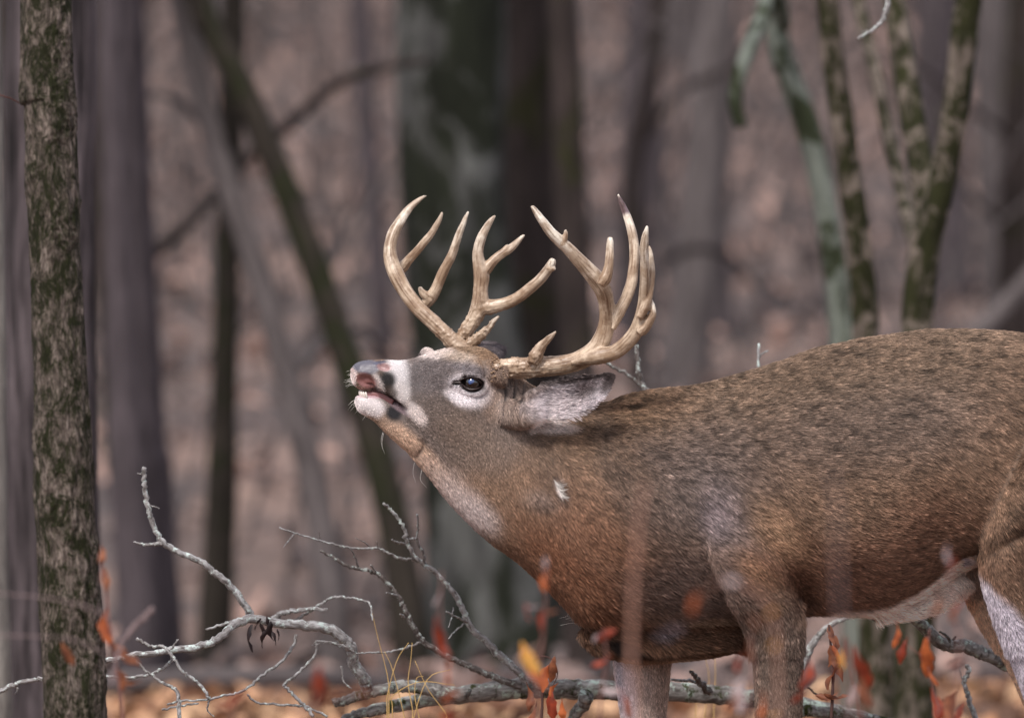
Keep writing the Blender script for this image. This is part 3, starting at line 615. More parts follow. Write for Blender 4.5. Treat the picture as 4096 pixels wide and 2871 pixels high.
for x in (2018, 2052, 2085): paint(x, 1600, 7, 66, 6, (52, 46, 50), .8, .4)  # crease shade painted dark into the ear-base wrinkles
paint(1640, 1790, 190, 50, 44, (204, 174, 148), 1, .35); paint(1740, 1890, 130, 44, 50, (196, 170, 150), .9, .4)
paint(1830, 1985, 150, 60, 48, (196, 182, 178), 1, .8); paint(1895, 2035, 90, 50, 40, (200, 190, 190), .8, .8)
paint(2150, 1990, 62, 36, 12, (166, 152, 144), .5, .8); paint(2235, 1950, 26, 60, -20, (110, 96, 92), .6, .5); paint(2225, 1945, 9, 34, -20, (240, 236, 236), 1, .4)
# eye ring
paint(1872, 1553, 80, 62, 14, (232, 230, 238), .92, .5); paint(1835, 1585, 60, 28, 20, (232, 232, 240), .9, .5); paint(1870, 1474, 74, 22, 8, (140, 136, 142), .8, .6)
w = smooth(1.36, 1.08, eyeE)*(np.abs(q[:, 2]) > 40)
col = col*(1-w[:, None])+rgbf(40, 28, 28)*w[:, None]
# muzzle
paint(1590, 1490, 42, 84, -8, (244, 244, 248), 1, .5); paint(1600, 1570, 40, 44, 0, (236, 232, 232), .9, .4)
paint(1548, 1522, 34, 36, 8, (46, 43, 46), 1, .4); paint(1560, 1570, 30, 26, 30, (92, 74, 62), .8, .5)
paint(1512, 1530, 16, 44, -24, (214, 206, 204), 1, .3); paint(1412, 1500, 14, 60, 6, (240, 226, 224), 1, .3)
w1 = paint(1464, 1466, 56, 30, 4, (104, 104, 118), 1, .2); w2 = paint(1537, 1467, 28, 17, 15, (176, 140, 140), 1, .2); paint(1520, 1450, 24, 7, -8, (80, 84, 112), .9, .3)
wm = paint(1464, 1524, 44, 27, 28, (158, 102, 98), 1, .25); wm2 = paint(1508, 1568, 34, 11, 30, (52, 22, 22), 1, .3)
paint(1440, 1560, 26, 9, 30, (206, 150, 146), .8, .4)
paint(1470, 1625, 72, 48, 16, (244, 238, 240), 1, .3); paint(1470, 1672, 60, 12, 18, (190, 160, 130), .7, .6); paint(1575, 1652, 32, 30, 30, (34, 32, 40), 1, .4); paint(1590, 1625, 60, 14, 36, (150, 128, 138), .9, .3)
wl = paint(1480, 1586, 60, 6, 4, (190, 160, 170), 1, .4); wc = paint(1588, 1608, 56, 6, 36, (60, 30, 34), 1, .35); paint(1660, 1650, 56, 26, 50, (226, 218, 216), .9, .4)
# ear
inear = (q[:, 2] < -150) & (q[:, 1] < 1730) & (q[:, 0] > 2060) & (q[:, 0] < 2480); infr = inear & (N[:, 1] < .1)
paint(2290, 1590, 190, 105, -16, (196, 192, 200), 1, .25, infr*1.0); paint(2225, 1640, 100, 45, -16, (216, 212, 218), .8, .6, infr*1.0); paint(2330, 1560, 60, 34, -30, (128, 116, 118), .8, .7, infr*1.0); paint(2300, 1506, 170, 20, -6, (74, 64, 64), .95, .4, inear*1.0); paint(2436, 1520, 26, 60, 30, (86, 74, 74), .9, .4, inear*1.0)
wb = inear & (N[:, 1] >= .1); col[wb] = rgbf(110, 96, 90)
paint(2180, 1700, 110, 28, 6, (232, 224, 222), .9, .4, (q[:, 2] < -60)*1.0); paint(2075, 1700, 42, 46, 0, (164, 144, 130), .9, .4); paint(2130, 1700, 22, 34, 30, (240, 232, 230), .9, .3)
fe = (q[:, 2] > 150) & (q[:, 0] < 2100) & (q[:, 1] < 1560); col[fe] = rgbf(104, 98, 104)
# belly, legs, brisket
wbelly = smooth(2420, 2475, q[:, 1]+30*smooth(3600, 3750, q[:, 0])*0)*smooth(3215, 3260, q[:, 0])*(1-smooth(3900, 4000, q[:, 0]))*(np.abs(q[:, 2]) < 170)
bl = np.interp(q[:, 0], [3200, 3260, 3320, 3520, 3640, 3700, 3770, 3830], [2500, 2470, 2432, 2420, 2374, 2335, 2270, 2200])
wbelly = smooth(-8, 16, q[:, 1]-bl+8*fnoise(BV, 30, 2))*smooth(3190, 3240, q[:, 0])*(1-smooth(3830, 3960, q[:, 0]))*(q[:, 1] < 2560)*(q[:, 2] > -190)
col = col*(1-wbelly[:, None])+rgbf(252, 240, 232)*wbelly[:, None]
farleg = (q[:, 2] > 40) & (q[:, 1] > 2380); innerf = farleg & (q[:, 0] < 2900)
w = innerf*smooth(.35, -.1, N[:, 1]); col = col*(1-w[:, None])+rgbf(204, 184, 174)*w[:, None]
paint(2505, 2740, 40, 180, -6, (214, 214, 232), .85, .5, innerf*1.0); paint(2665, 2740, 60, 170, 6, (150, 124, 104), .5, .6, innerf*1.0)
w = (farleg & (q[:, 0] > 3700))*smooth(.35, -.1, N[:, 1]); col = col*(1-w[:, None])+rgbf(226, 194, 166)*w[:, None]
nh = (q[:, 2] < -120) & (q[:, 0] > 3825+(q[:, 1]-2240)*.4) & (q[:, 1] > 2225)
fx = np.interp(q[:, 1], [2200, 2240, 2330, 2400, 2460, 2560, 2700, 2871, 3000], [3840, 3860, 3930, 4000, 4060, 4110, 4170, 4250, 4300])
w = nh*smooth(40, -20, q[:, 0]-fx+16*fnoise(BV, 25, 2)); col = col*(1-w[:, None])+rgbf(206, 204, 222)*w[:, None]
w = ((q[:, 1] > 2490) & (q[:, 0] > 2330) & (q[:, 0] < 3010) & (q[:, 1] < 2632) & (q[:, 2] < 78) & (q[:, 2] > -110))*1.0; col = col*(1-w[:, None]*.85)+rgbf(108, 76, 54)*w[:, None]*.85
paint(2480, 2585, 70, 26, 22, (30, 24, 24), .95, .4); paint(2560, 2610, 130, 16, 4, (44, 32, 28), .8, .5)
paint(2660, 2510, 64, 34, -14, (180, 172, 186), .6, .6, (q[:, 2] < 60)*1.0); paint(2820, 2478, 90, 18, -6, (160, 136, 112), .7, .5)
w = (q[:, 1] > 3040)*1.0; col = col*(1-w[:, None])+rgbf(146, 118, 92)*w[:, None]
rump = (q[:, 0] > 4430)*smooth(1500, 1650, q[:, 1]); col = col*(1-rump[:, None])+rgbf(220, 214, 208)*rump[:, None]
# clumps of darker and paler hair
lum = col.mean(1, keepdims=True); col = (lum+(col-lum)*.8)*np.array([1.0, .935, .925]); col = np.where(lum > .5, col, col*(.78+.44*np.clip(lum, 0, .5)))
fl = fnoise(BV*[1, 1, 2.3], 80, 2); fl2 = fnoise(BV+7, 11, 3)
wfl = smooth(2150, 2500, q[:, 0])*(1-.5*smooth(2150, 2400, q[:, 1]))
col *= (1+(.6*wfl+.12)*fl+(.17*wfl)*fl2)[:, None].clip(.35, 1.8)
darkp = smooth(.12, .5, fnoise(BV*[1, 1, 2.4]+3, 52, 3))*wfl*smooth(2300, 1700, q[:, 1]); col = col*(1-.5*darkp[:, None])
# fur length / lift / presence
setf(flen, 13, 1750, 1600, 420, 320, 20, .3); setf(flen, 7, 1540, 1560, 150, 150, 0); setf(flen, 26, 1800, 1960, 260, 110, 48); setf(flen, 20, 1820, 1400, 150, 40)
setf(flen, 24, 2100, 1650, 80, 80); setf(flen, 34, 2230, 1640, 150, 80, -16, .4, inear*1.0); setf(flen, 11, 2400, 1540, 110, 80, -30, .5, inear*1.0); setf(flen, 42, 2420, 2450, 160, 60, 40); setf(flen, 34, 3500, 2470, 330, 50, 0); setf(flen, 44, 2700, 2600, 320, 60)
flen = np.where(q[:, 1] > 2600, 20, flen); flen = np.where(q[:, 1] > 2980, 12, flen); flen = np.where(inear & ~infr, 10, flen)
flift += .25*smooth(2300, 2480, q[:, 1])*(q[:, 1] < 2600); flift += .16*infr
fur = np.where(np.maximum.reduce([w1, w2, wm, wm2, wl, wc*(np.abs(q[:, 2]) > 20)]) > .5, 0, fur); fur = np.where(smooth(1.25, 1.0, eyeE)*(np.abs(q[:, 2]) > 40) > .5, 0, fur)
wet = np.clip(np.maximum.reduce([w1, w2, wm, wm2, wl]), 0, 1)
fur *= (q[:, 1] < 3490)
# fur direction (picture plane) from control strokes
DC = np.array([(1450, 1500, 1, .1), (1500, 1640, 1, .35), (1600, 1500, 1, .05), (1700, 1600, .9, .3), (1600, 1760, .8, .7), (1800, 1480, 1, -.1), (1880, 1420, 1, 0), (1850, 1650, .8, .5), (1950, 1550, .3, .9), (2000, 1750, .4, .9), (1800, 1950, .5, .85),
 (1900, 2060, .8, .6), (2060, 1620, .3, .9), (2150, 1640, 1, .1), (2250, 1600, .95, -.25), (2350, 1560, .9, -.5), (2150, 1850, .5, .85), (2250, 2050, .6, .8), (2300, 1700, .8, .6), (2450, 1640, 1, .25), (2400, 1850, .6, .8), (2450, 2100, .7, .7), (2350, 2350, .85, .5),
 (2700, 1700, .95, .3), (2750, 2000, .8, .55), (2900, 2200, .9, .4), (2650, 2300, .8, .5), (3050, 2150, .8, .6), (3100, 2300, .75, .65), (3000, 1600, 1, .1), (3300, 1500, 1, .02), (3400, 1800, 1, .12), (3400, 2150, 1, .22), (3500, 2400, 1, .15), (3700, 2350, .95, -.2), (3800, 1450, 1, .1), (3900, 1900, .9, .4),
 (4200, 1600, .9, .5), (4100, 2300, .6, .8), (4130, 2650, .35, .94), (3900, 2350, .6, .8), (3100, 2600, .05, 1), (3100, 2900, 0, 1), (2580, 2700, .05, 1), (2580, 2900, 0, 1), (2500, 2560, .9, .4), (2800, 2560, .95, .2), (4300, 3200, 0, 1), (4450, 1800, 0, 1)], float)
DC[:, 2:] /= np.linalg.norm(DC[:, 2:], axis=1)[:, None]
dist2 = (c[:, 0:1]-DC[None, :, 0])**2+(c[:, 1:2]-DC[None, :, 1])**2
wgt = 1/(dist2+900)**1.7; D2 = (wgt@DC[:, 2:])/wgt.sum(1)[:, None]
D3 = np.stack([D2[:, 0], np.full(len(D2), .0), -D2[:, 1]], 1)
D3 += .20*np.stack([fnoise(BV+11, 12, 2), fnoise(BV+23, 12, 2), fnoise(BV+31, 12, 2)], 1)*smooth(1950, 2300, q[:, 0])[:, None]

DEER = empty('deer', 'white-tailed buck with raised muzzle, curled lip and large pale antlers', 'deer', ((3300-2048)/S, 0, 0))
body = mobj('body', BV, BF, M['skin'], DEER, col=np.clip(col*.62, 0, 1))
at = body.data.attributes.new('wet', 'FLOAT', 'POINT'); at.data.foreach_set('value', wet.astype(np.float32))
# undo darkening on bare skin
bare = np.clip(1-fur, 0, 1)[:, None]; ca = np.clip(col*(.62+.38*bare), 0, 1)
body.data.attributes['col'].data.foreach_set('color', np.hstack([ca, np.ones((len(ca), 1))]).astype(np.float32).ravel())

# ---- hair
def grow(name, n, dens, parent, radius, lenmul=1.0, seed=1):
    r = np.random.default_rng(seed)
    T = np.vstack([BF[:, [0, 1, 2]], BF[:, [0, 2, 3]]])
    a, b, d_ = BV[T[:, 0]], BV[T[:, 1]], BV[T[:, 2]]
    ar = np.linalg.norm(np.cross(b-a, d_-a), axis=1)*(dens[T[:, 0]]); cs = np.cumsum(ar); cs /= cs[-1]
    k = np.searchsorted(cs, r.random(n)); u = np.sqrt(r.random(n)); v = r.random(n)
    w0, w1_, w2_ = (1-u)[:, None], (u*(1-v))[:, None], (u*v)[:, None]
    def ip(x): 
        x2 = x if x.ndim == 2 else x[:, None]; return x2[T[k, 0]]*w0+x2[T[k, 1]]*w1_+x2[T[k, 2]]*w2_
    p = ip(BV); nn = ip(N); nn /= np.linalg.norm(nn, axis=1)[:, None]; d = ip(D3); cc = ip(col); ln = ip(flen)[:, 0]/S*lenmul; lf = ip(flift)[:, 0]
    keep = (ip(fur.astype(float))[:, 0] > .6); p, nn, d, cc, ln, lf = [x[keep] for x in (p, nn, d, cc, ln, lf)]
    m = len(p)
    # clumps
    cell = .0017+.0012*smooth(1900, 2300, p[:, 0]*S+2048)
    key = np.floor((p+.001*np.stack([vnoise(p, 500), vnoise(p+5, 500), vnoise(p+9, 500)], 1))/cell[:, None]).astype(np.int64)
    h = (key[:, 0]*73856093 ^ key[:, 1]*19349663 ^ key[:, 2]*83492791) % 65536
    tb = r.normal(size=(65536, 4)); cl = tb[h]
    d = d/np.linalg.norm(d, axis=1)[:, None]+cl[:, :3]*.07+r.normal(size=(m, 3))*.04
    d -= nn*(d*nn).sum(1)[:, None]; d /= np.linalg.norm(d, axis=1)[:, None]+1e-9
    lf = lf*(1+.3*cl[:, 2])+r.normal(size=m)*.04; lf = lf.clip(.04, 1.0)
    ln = ln*(.75+.5*r.random(m)); K = 4
    ts = np.linspace(0, 1, K)[None, :, None]
    pts = p[:, None]-nn[:, None]*.0008+ln[:, None, None]*(d[:, None]*ts*(1-.15*lf[:, None, None])+nn[:, None]*(lf[:, None, None]*(1.6*ts-.75*ts*ts))+np.array([0, 0, -1.0])*ts**2*.08)
    hd = smooth(2100, 1900, p[:, 0]*S+2048)[:, None]; pw = 1-.6*smooth(.25, .6, cc.mean(1, keepdims=True)); ccl = cc*np.exp(pw*(.27*cl[:, 3:4]+.14*r.normal(size=(m, 1))))
    dk = r.random(m) < .10*pw[:, 0]; ccl[dk] *= .4; lt = r.random(m) < .07; ccl[lt] *= 1.4
    cu = bpy.data.hair_curves.new(name); cu.add_curves([K]*m)
    base = wpos(parent); P3 = (pts-base).astype(np.float32).reshape(-1)
    cu.position_data.foreach_set('vector', P3)
    rr = np.tile(np.array([1, .95, .7, .15]), m)*np.repeat(radius*(.8+.4*r.random(m)), K)
    at = cu.attributes.get('radius') or cu.attributes.new('radius', 'FLOAT', 'POINT'); at.data.foreach_set('value', rr.astype(np.float32))
    at = cu.attributes.new('hcol', 'FLOAT_COLOR', 'CURVE'); at.data.foreach_set('color', np.hstack([np.clip(ccl, 0, 1), np.ones((m, 1))]).astype(np.float32).ravel())
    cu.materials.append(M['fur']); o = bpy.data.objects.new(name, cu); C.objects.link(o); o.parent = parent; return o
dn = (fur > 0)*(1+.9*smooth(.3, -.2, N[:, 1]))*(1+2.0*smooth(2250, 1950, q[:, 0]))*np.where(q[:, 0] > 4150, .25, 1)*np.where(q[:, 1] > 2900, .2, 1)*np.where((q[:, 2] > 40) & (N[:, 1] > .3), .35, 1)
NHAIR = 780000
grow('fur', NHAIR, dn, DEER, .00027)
# ---- whiskers on lips and chin, long brisket hairs
def strands(name, roots, mat, parent, rad):
    a = Acc()
    for pth in roots:
        pth = crom([W(np.array([p]))[0] for p in pth], 7); V, F, G = tube(pth, np.linspace(rad, rad*.3, 7), 4); a.add(V, F, G)
    V, F, G = a.get(); return mobj(name, V, F, mat, parent)
ws = []
for k in range(34):
    if k % 2: x, y = 1410+random.random()*14, 1480+random.random()*60; dx, dy = -random.uniform(18, 44), random.uniform(-6, 26)
    else: x, y = 1424+random.random()*60, 1600+random.random()*50; y = 1590+(x-1424)*.9+random.random()*20; dx, dy = -random.uniform(16, 40), random.uniform(2, 40)
    z = random.uniform(-30, 30); ws.append([(x, y, z), (x+dx*.5, y+dy*.3, z*1.2), (x+dx, y+dy, z*1.4)])
for k in range(4):
    x = 1490+random.random()*200; y = 1690+(x-1490)*.95; ws.append([(x, y, -8), (x-6, y+40, -12), (x+random.uniform(-10, 20), y+random.uniform(60, 90), -14)])
for k in range(9):
    x = 2330+random.random()*40; y = 2440+random.random()*60; ws.append([(x, y, 0), (x-40, y-8, -8), (x-random.uniform(60, 110), y+random.uniform(-12, 14), -14)])
strands('whiskers', ws, M['whisker'], DEER, .00035)['kind'] = 'stuff'
# pale scar hairs on the neck
sh = []
for k in range(26):
    t_ = random.random(); x, y = 2214+30*t_, 1915+62*t_; kk = surf_lat(x, y, -1); z = q[kk, 2].mean()-4
    sh.append([(x, y, z), (x+14, y+6+8*random.random(), z-12), (x+random.uniform(24, 60), y+random.uniform(-6, 40), z-16)])
strands('scar_tuft', sh, M['whisker'], DEER, .0005)['kind'] = 'stuff'
# ---- eyes
for ce, sgn in eyes:
    t = np.linspace(0, np.pi, 26)[1:-1]; r0 = 33/S
    pth = ce+np.stack([0*t, -r0*np.cos(t), 0*t], 1); V, F, G = tube(pth, r0*np.sin(t), 40)
    eo = mobj('eye', V, F, M['eye'], DEER)
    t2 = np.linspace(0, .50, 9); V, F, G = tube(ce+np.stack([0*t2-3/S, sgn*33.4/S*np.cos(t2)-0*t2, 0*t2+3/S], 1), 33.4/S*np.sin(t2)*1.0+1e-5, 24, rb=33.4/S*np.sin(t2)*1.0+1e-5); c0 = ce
    V = c0+(V-c0)*[1.0, 1, .8]; mobj('pupil_sky_tint', V, F, M['pupil_sky_tint'], eo)
for sgn in (-1,):                # rims of the near eye's lids, lying on the ball
    ce = eyes[0][0]; th = np.linspace(0, 2*np.pi, 60); cx, cy = 1886, 1533
    ux = 43*np.cos(th)*(1+.12*(np.cos(th) < 0)*np.abs(np.cos(th))**3); uy = 25*np.sin(th)*(1-.25*np.abs(np.cos(th)))
    a10 = R(11); ex = cx+ux*math.cos(a10)-uy*math.sin(a10); ey = cy+ux*math.sin(a10)+uy*math.cos(a10)
    ctr = PX(ce[None])[0]; dd = np.clip(36**2-(ex-ctr[0])**2-(ey-ctr[1])**2, 16, None); ez = ctr[2]-np.sqrt(dd)-2
    ring = W(np.stack([ex, ey, ez], 1)); V, F, G = tube(ring, 4.6/S, 8, cap=False); mobj('eyelid', V, F, M['lid'], DEER)
    duct = W(np.array([[1845., 1531, ctr[2]-14], [1828, 1529, ctr[2]-12], [1808, 1530, ctr[2]-14]])); V, F, G = tube(crom(duct, 10), np.linspace(5, 2, 10)/S, 8); mobj('tear_duct', V, F, M['lid'], DEER)
# ---- teeth and tongue
a = Acc()
TE = []
for i, ang in enumerate(np.linspace(-70, 70, 8)):
    x = 1466-26*math.cos(R(ang)); z = 27*math.sin(R(ang)); p0 = np.array([[x+4, 1588, z], [x, 1574, z*1.02], [x-2, 1563, z*1.04]])
    p0 = headshear(p0); V, F, G = tube(crom(W(p0), 6), np.array([3.4, 4.2, 4.8, 5.0, 4.2, 1.8])/S, 8, rb=np.array([3, 4, 4.6, 4.6, 4, 1.5])/S)
    mobj('tooth', V, F, M['tooth'], DEER)
M['tongue'] = simple('tongue', L(140, 92, 92), .35, .15, 120, .5)
V, F = limb([(1452, 1584, 0, 6, 14), (1490, 1582, 0, 8, 20), (1530, 1590, 0, 10, 22), (1570, 1608, 0, 8, 20)], 20, 14); mobj('tongue', W(headshear(V)), F, M['tongue'], DEER)
# ---- hooves
for kx, kz in ((3010, -184), (2536, 168), (4232, -184), (4112, 180)):
    for s in (-1, 1):
        V, F = limb([(kx+30, 3480, kz+s*20, 30, 18), (kx+14, 3515, kz+s*22, 42, 21), (kx, 3546, kz+s*22, 52, 22), (kx-2, 3552, kz+s*22, 48, 20)], 14, 16)
        V[:, 1] = np.minimum(V[:, 1], 3551); mobj('hoof', W(V), F, M['hoof'], DEER)

# ---------------------------------------------------------------- antlers (traced tines, real depth)
ZA = lambda x, y: (1400+x*.5662, 700+y*.5662)
def tine(pts, z0, z1):          # pts: zoom x, y, r ; lateral z0..z1 px
    a = crom(pts, max(10, int(len(pts)*7))); n = len(a); t = np.linspace(0, 1, n)
    pth = []
    for k in range(n):
        sx, sy = ZA(a[k, 0], a[k, 1]); pth.append(P(sx, sy, (z0+(z1-z0)*smooth(0, 1, t[k]))/S))
    rr = np.maximum(a[:, 2]*.5662/S, .001)*(1 if len(pts) > 15 else .7+.3*smooth(0, .14, t))
    return tube(np.array(pth), rr*.96, 20, rb=rr*.9)
FAR = [
 ([(875, 1330, 62), (850, 1290, 62), (800, 1235, 58), (730, 1180, 60), (650, 1100, 56), (560, 1015, 56), (470, 925, 56), (390, 820, 56), (328, 705, 60), (290, 600, 54), (283, 500, 48), (313, 400, 44), (365, 310, 36), (425, 230, 28), (485, 178, 18), (522, 154, 11), (540, 147, 6)], 90, 330),
 ([(330, 690, 46), (372, 650, 42), (415, 600, 34), (462, 550, 31), (520, 480, 29), (577, 410, 27), (618, 340, 21), (642, 290, 15), (652, 262, 8)], 318, 270),
 ([(500, 950, 50), (560, 880, 46), (600, 820, 42), (630, 750, 40), (665, 670, 38), (715, 575, 34), (748, 480, 30), (782, 390, 25), (810, 320, 18), (838, 258, 8)], 285, 240),
 ([(560, 870, 40), (520, 840, 30), (500, 812, 20), (492, 792, 13)], 275, 265),
 ([(745, 1190, 50), (790, 1140, 50), (845, 1060, 52), (895, 980, 60), (918, 900, 62), (922, 800, 55), (930, 720, 60), (915, 640, 50), (905, 540, 40), (925, 450, 35), (960, 380, 29), (998, 320, 19), (1028, 286, 8)], 150, 150),
 ([(935, 710, 52), (975, 650, 42), (1020, 600, 34), (1080, 552, 33), (1130, 520, 30), (1180, 475, 23), (1215, 438, 14), (1234, 424, 7)], 150, 190),
 ([(1085, 540, 26), (1105, 515, 20), (1118, 495, 11)], 165, 168),
 ([(900, 950, 60), (970, 935, 58), (1060, 918, 47), (1170, 875, 43), (1265, 805, 41), (1340, 740, 39), (1390, 680, 37), (1422, 632, 34), (1432, 606, 26), (1438, 592, 16)], 150, 60),
 ([(1410, 660, 30), (1440, 660, 18), (1452, 656, 9)], 70, 60),
 ([(800, 1235, 48), (850, 1195, 42), (900, 1155, 37), (945, 1115, 31), (985, 1075, 23), (1018, 1030, 16), (1052, 998, 7)], 110, 60)]
NEAR = [
 ([(1030, 1385, 78), (1080, 1372, 74), (1200, 1362, 74), (1400, 1352, 74), (1540, 1335, 70), (1660, 1290, 72), (1750, 1215, 72), (1800, 1110, 64), (1818, 1000, 61), (1810, 900, 61), (1790, 820, 64), (1750, 750, 66), (1690, 680, 60), (1620, 605, 52), (1545, 525, 46), (1470, 455, 43), (1400, 380, 37), (1340, 300, 29), (1300, 240, 19), (1282, 218, 11)], -95, -360),
 ([(1500, 480, 30), (1520, 440, 20), (1524, 410, 15), (1520, 386, 8)], -335, -335),
 ([(1770, 780, 52), (1808, 720, 44), (1828, 650, 34), (1834, 580, 32), (1835, 520, 29), (1838, 465, 24), (1840, 440, 16)], -320, -290),
 ([(1560, 1330, 30), (1660, 1300, 50), (1760, 1280, 60), (1860, 1255, 56), (1940, 1200, 54), (2010, 1120, 53), (2050, 1020, 47), (2068, 920, 42), (2078, 820, 38), (2082, 720, 36), (2080, 620, 34), (2076, 540, 33), (2084, 450, 28), (2095, 385, 16), (2100, 357, 7)], -190, -430),
 ([(1860, 1090, 26), (1885, 1020, 36), (1915, 940, 42), (1955, 860, 43), (1988, 760, 42), (2004, 640, 38), (2010, 540, 38), (2000, 440, 36), (1975, 340, 32), (1945, 260, 27), (1915, 190, 18), (1893, 136, 7)], -230, -150),
 ([(2045, 1010, 40), (2090, 920, 34), (2115, 820, 31), (2130, 710, 27), (2130, 620, 22), (2122, 540, 14), (2112, 498, 6)], -330, -330),
 ([(2040, 1120, 42), (2085, 1080, 38), (2115, 1030, 34), (2138, 980, 27), (2140, 930, 19), (2130, 880, 8)], -310, -320),
 ([(1290, 1330, 60), (1320, 1265, 50), (1345, 1220, 38), (1375, 1185, 30), (1410, 1150, 22), (1440, 1122, 13), (1457, 1103, 6)], -150, -190)]
def antler(spec, label_burr, seed):
    tubes = [tine(*s) for s in spec]; V, F = union([(v, f) for v, f, g in tubes], .0019, 14)
    # grain coordinates and colour from the nearest axis point
    ax = np.vstack([crom(np.array([[*P(*ZA(x, y), 0), r] for x, y, r in s[0]]), 60) for s in spec]);
    cen, grn, rad = [], [], []
    for (pts, z0, z1) in spec:
        a = crom(pts, 60); t = np.linspace(0, 1, 60); w = np.array([P(*ZA(a[k, 0], a[k, 1]), (z0+(z1-z0)*smooth(0, 1, t[k]))/S) for k in range(60)])
        Tn, Nn, Bn = frames(w); Lc = np.concatenate([[0], np.cumsum(np.linalg.norm(np.diff(w, axis=0), axis=1))])
        cen.append(w); grn.append(np.concatenate([Nn, Bn, Lc[:, None], t[:, None]], 1)); rad.append(a[:, 2]*.5662/S)
    cen = np.vstack(cen); grn = np.vstack(grn); rad = np.concatenate(rad)
    best = np.zeros(len(V), int)
    for s0 in range(0, len(V), 20000):
        d = np.linalg.norm(V[s0:s0+20000, None]-cen[None], axis=2)/rad[None]; best[s0:s0+20000] = d.argmin(1)
    g = grn[best]; r_ = V-cen[best]
    G = np.stack([(r_*g[:, 0:3]).sum(1), (r_*g[:, 3:6]).sum(1), g[:, 6]], 1)
    tip = smooth(.45, .95, g[:, 7]); base_d = np.linalg.norm(V-cen[0], axis=1)
    colr = lin((208, 188, 166))*(1-tip[:, None])+lin((250, 243, 230))*tip[:, None]
    brown = smooth(.34, .02, base_d)*(.55+.45*np.clip(fnoise(V*[1, 1, 1], 30)*2, -1, 1)); colr = colr*(1-.45*brown[:, None])+lin((150, 122, 104))*.45*brown[:, None]
    # pearling near the burr
    Nn = vnorm(V, F); pearl = np.clip(fnoise(V, 190, 2), 0, 1)*smooth(.16, .02, base_d)*.0065
    gro = fnoise(G*[1, 1, .12], 240, 2)*smooth(.55, .05, base_d)*.0011
    V = V+Nn*(pearl+gro+.0007*fnoise(V, 60, 2))[:, None]
    return V, F, G, colr
for nm, spec in (('far', FAR), ('near', NEAR)):
    V, F, G, cr = antler(spec, nm, 1)
    if nm == 'near':
        e = np.linalg.norm(V-P(*ZA(1935, 215), -150/S), axis=1); w = smooth(.026, .016, e); cr = cr*(1-w[:, None])+lin((120, 100, 104))*w[:, None]
    o = mobj('antler', V, F, M['antler'], DEER, vec=G, col=np.clip(cr, 0, 1))
    # burr: a rough ring of beads round the base
    a = Acc(); ctr = P(*ZA(*((1025, 1385) if nm == 'near' else (868, 1322))), (-95 if nm == 'near' else 90)/S)
    dr = np.array([1, -.35, .05]) if nm == 'near' else np.array([-.62, .2, .75]); dr /= np.linalg.norm(dr)
    u_ = np.cross(dr, [0, 0, 1.0]); u_ /= np.linalg.norm(u_); v_ = np.cross(dr, u_)
    for k in range(96):
        an = k/96*2*np.pi*2+random.random()*.2; rr = (.0235+random.uniform(-.001, .0025)) if k < 48 else .0215+random.uniform(-.002, .002)
        pc = ctr+rr*(u_*math.cos(an)+v_*math.sin(an))+dr*random.uniform(-.003, .007+.02*(k >= 48)); r0 = random.uniform(.0011, .0023)
        t = np.linspace(0, np.pi, 8)[1:-1]; V, F, G = tube(pc+dr*(r0*1.3*-np.cos(t))[:, None], r0*np.sin(t), 8); a.add(V, F, G)
    V, F, G = a.get(); mobj('burr', V, F, M['antler'], o, vec=G, col=np.tile(lin((186, 160, 134)), (len(V), 1)))
# ---------------------------------------------------------------- the dead fallen limbs in the deer's plane, traced
Z1 = lambda x, y: (x*.6967, 1750+y*.6967)            # left crop
Z2 = lambda x, y: (1000+x*.6533, 1900+y*.6533)       # middle crop
Z3 = lambda x, y: (1900+x*.4791, 2300+y*.4791)       # under the chest
Z4 = lambda x, y: (3100+x*.4338, 2200+y*.4338)       # under the belly
SC_ = {Z1: .6967, Z2: .6533, Z3: .4791, Z4: .4338}
def twig(acc, Z, pts, r0, r1, Y0=.12, Y1=None, seg=8, knots=True):
    Y1 = Y0 if Y1 is None else Y1; n = max(8, len(pts)*7); a = crom(np.array(pts, float), n); t = np.linspace(0, 1, n)
    w = np.array([P(*Z(a[k, 0], a[k, 1]), Y0+(Y1-Y0)*t[k]) for k in range(n)]); rr = (np.interp(t, np.linspace(0, 1, len(r0)), r0) if isinstance(r0, tuple) else (r0+(r1-r0)*t))*SC_[Z]/S
    jit = np.random.default_rng(int(abs(pts[0][0])*7+abs(pts[-1][1]))).normal(size=(n, 3))*.0011; jit[0] = jit[-1] = 0; w = w+jit*np.minimum(1, rr/.003)[:, None]
    if knots: rr = rr*(1+.16*np.abs(fnoise(w, 60, 2)))
    V, F, G = tube(w, rr, seg, rough=.10, rs=90); acc.add(V, F, G)
    return w
def limb_obj(name, label, cat, mat, main, subs=(), group=None, sub_mat=None):
    a = Acc(); w = twig(a, *main[0], **main[1]); V, F, G = a.get()
    root = empty(name, label, cat, w[0], group); mobj('main_stem', V, F, mat, root, vec=G)
    for s in subs:
        a = Acc(); twig(a, *s[0], **s[1]); V, F, G = a.get(); mobj('twig', V, F, sub_mat or mat, root, vec=G)
    return root
def T(Z, pts, r0, r1, **k): return ((Z, pts, r0, r1), k)
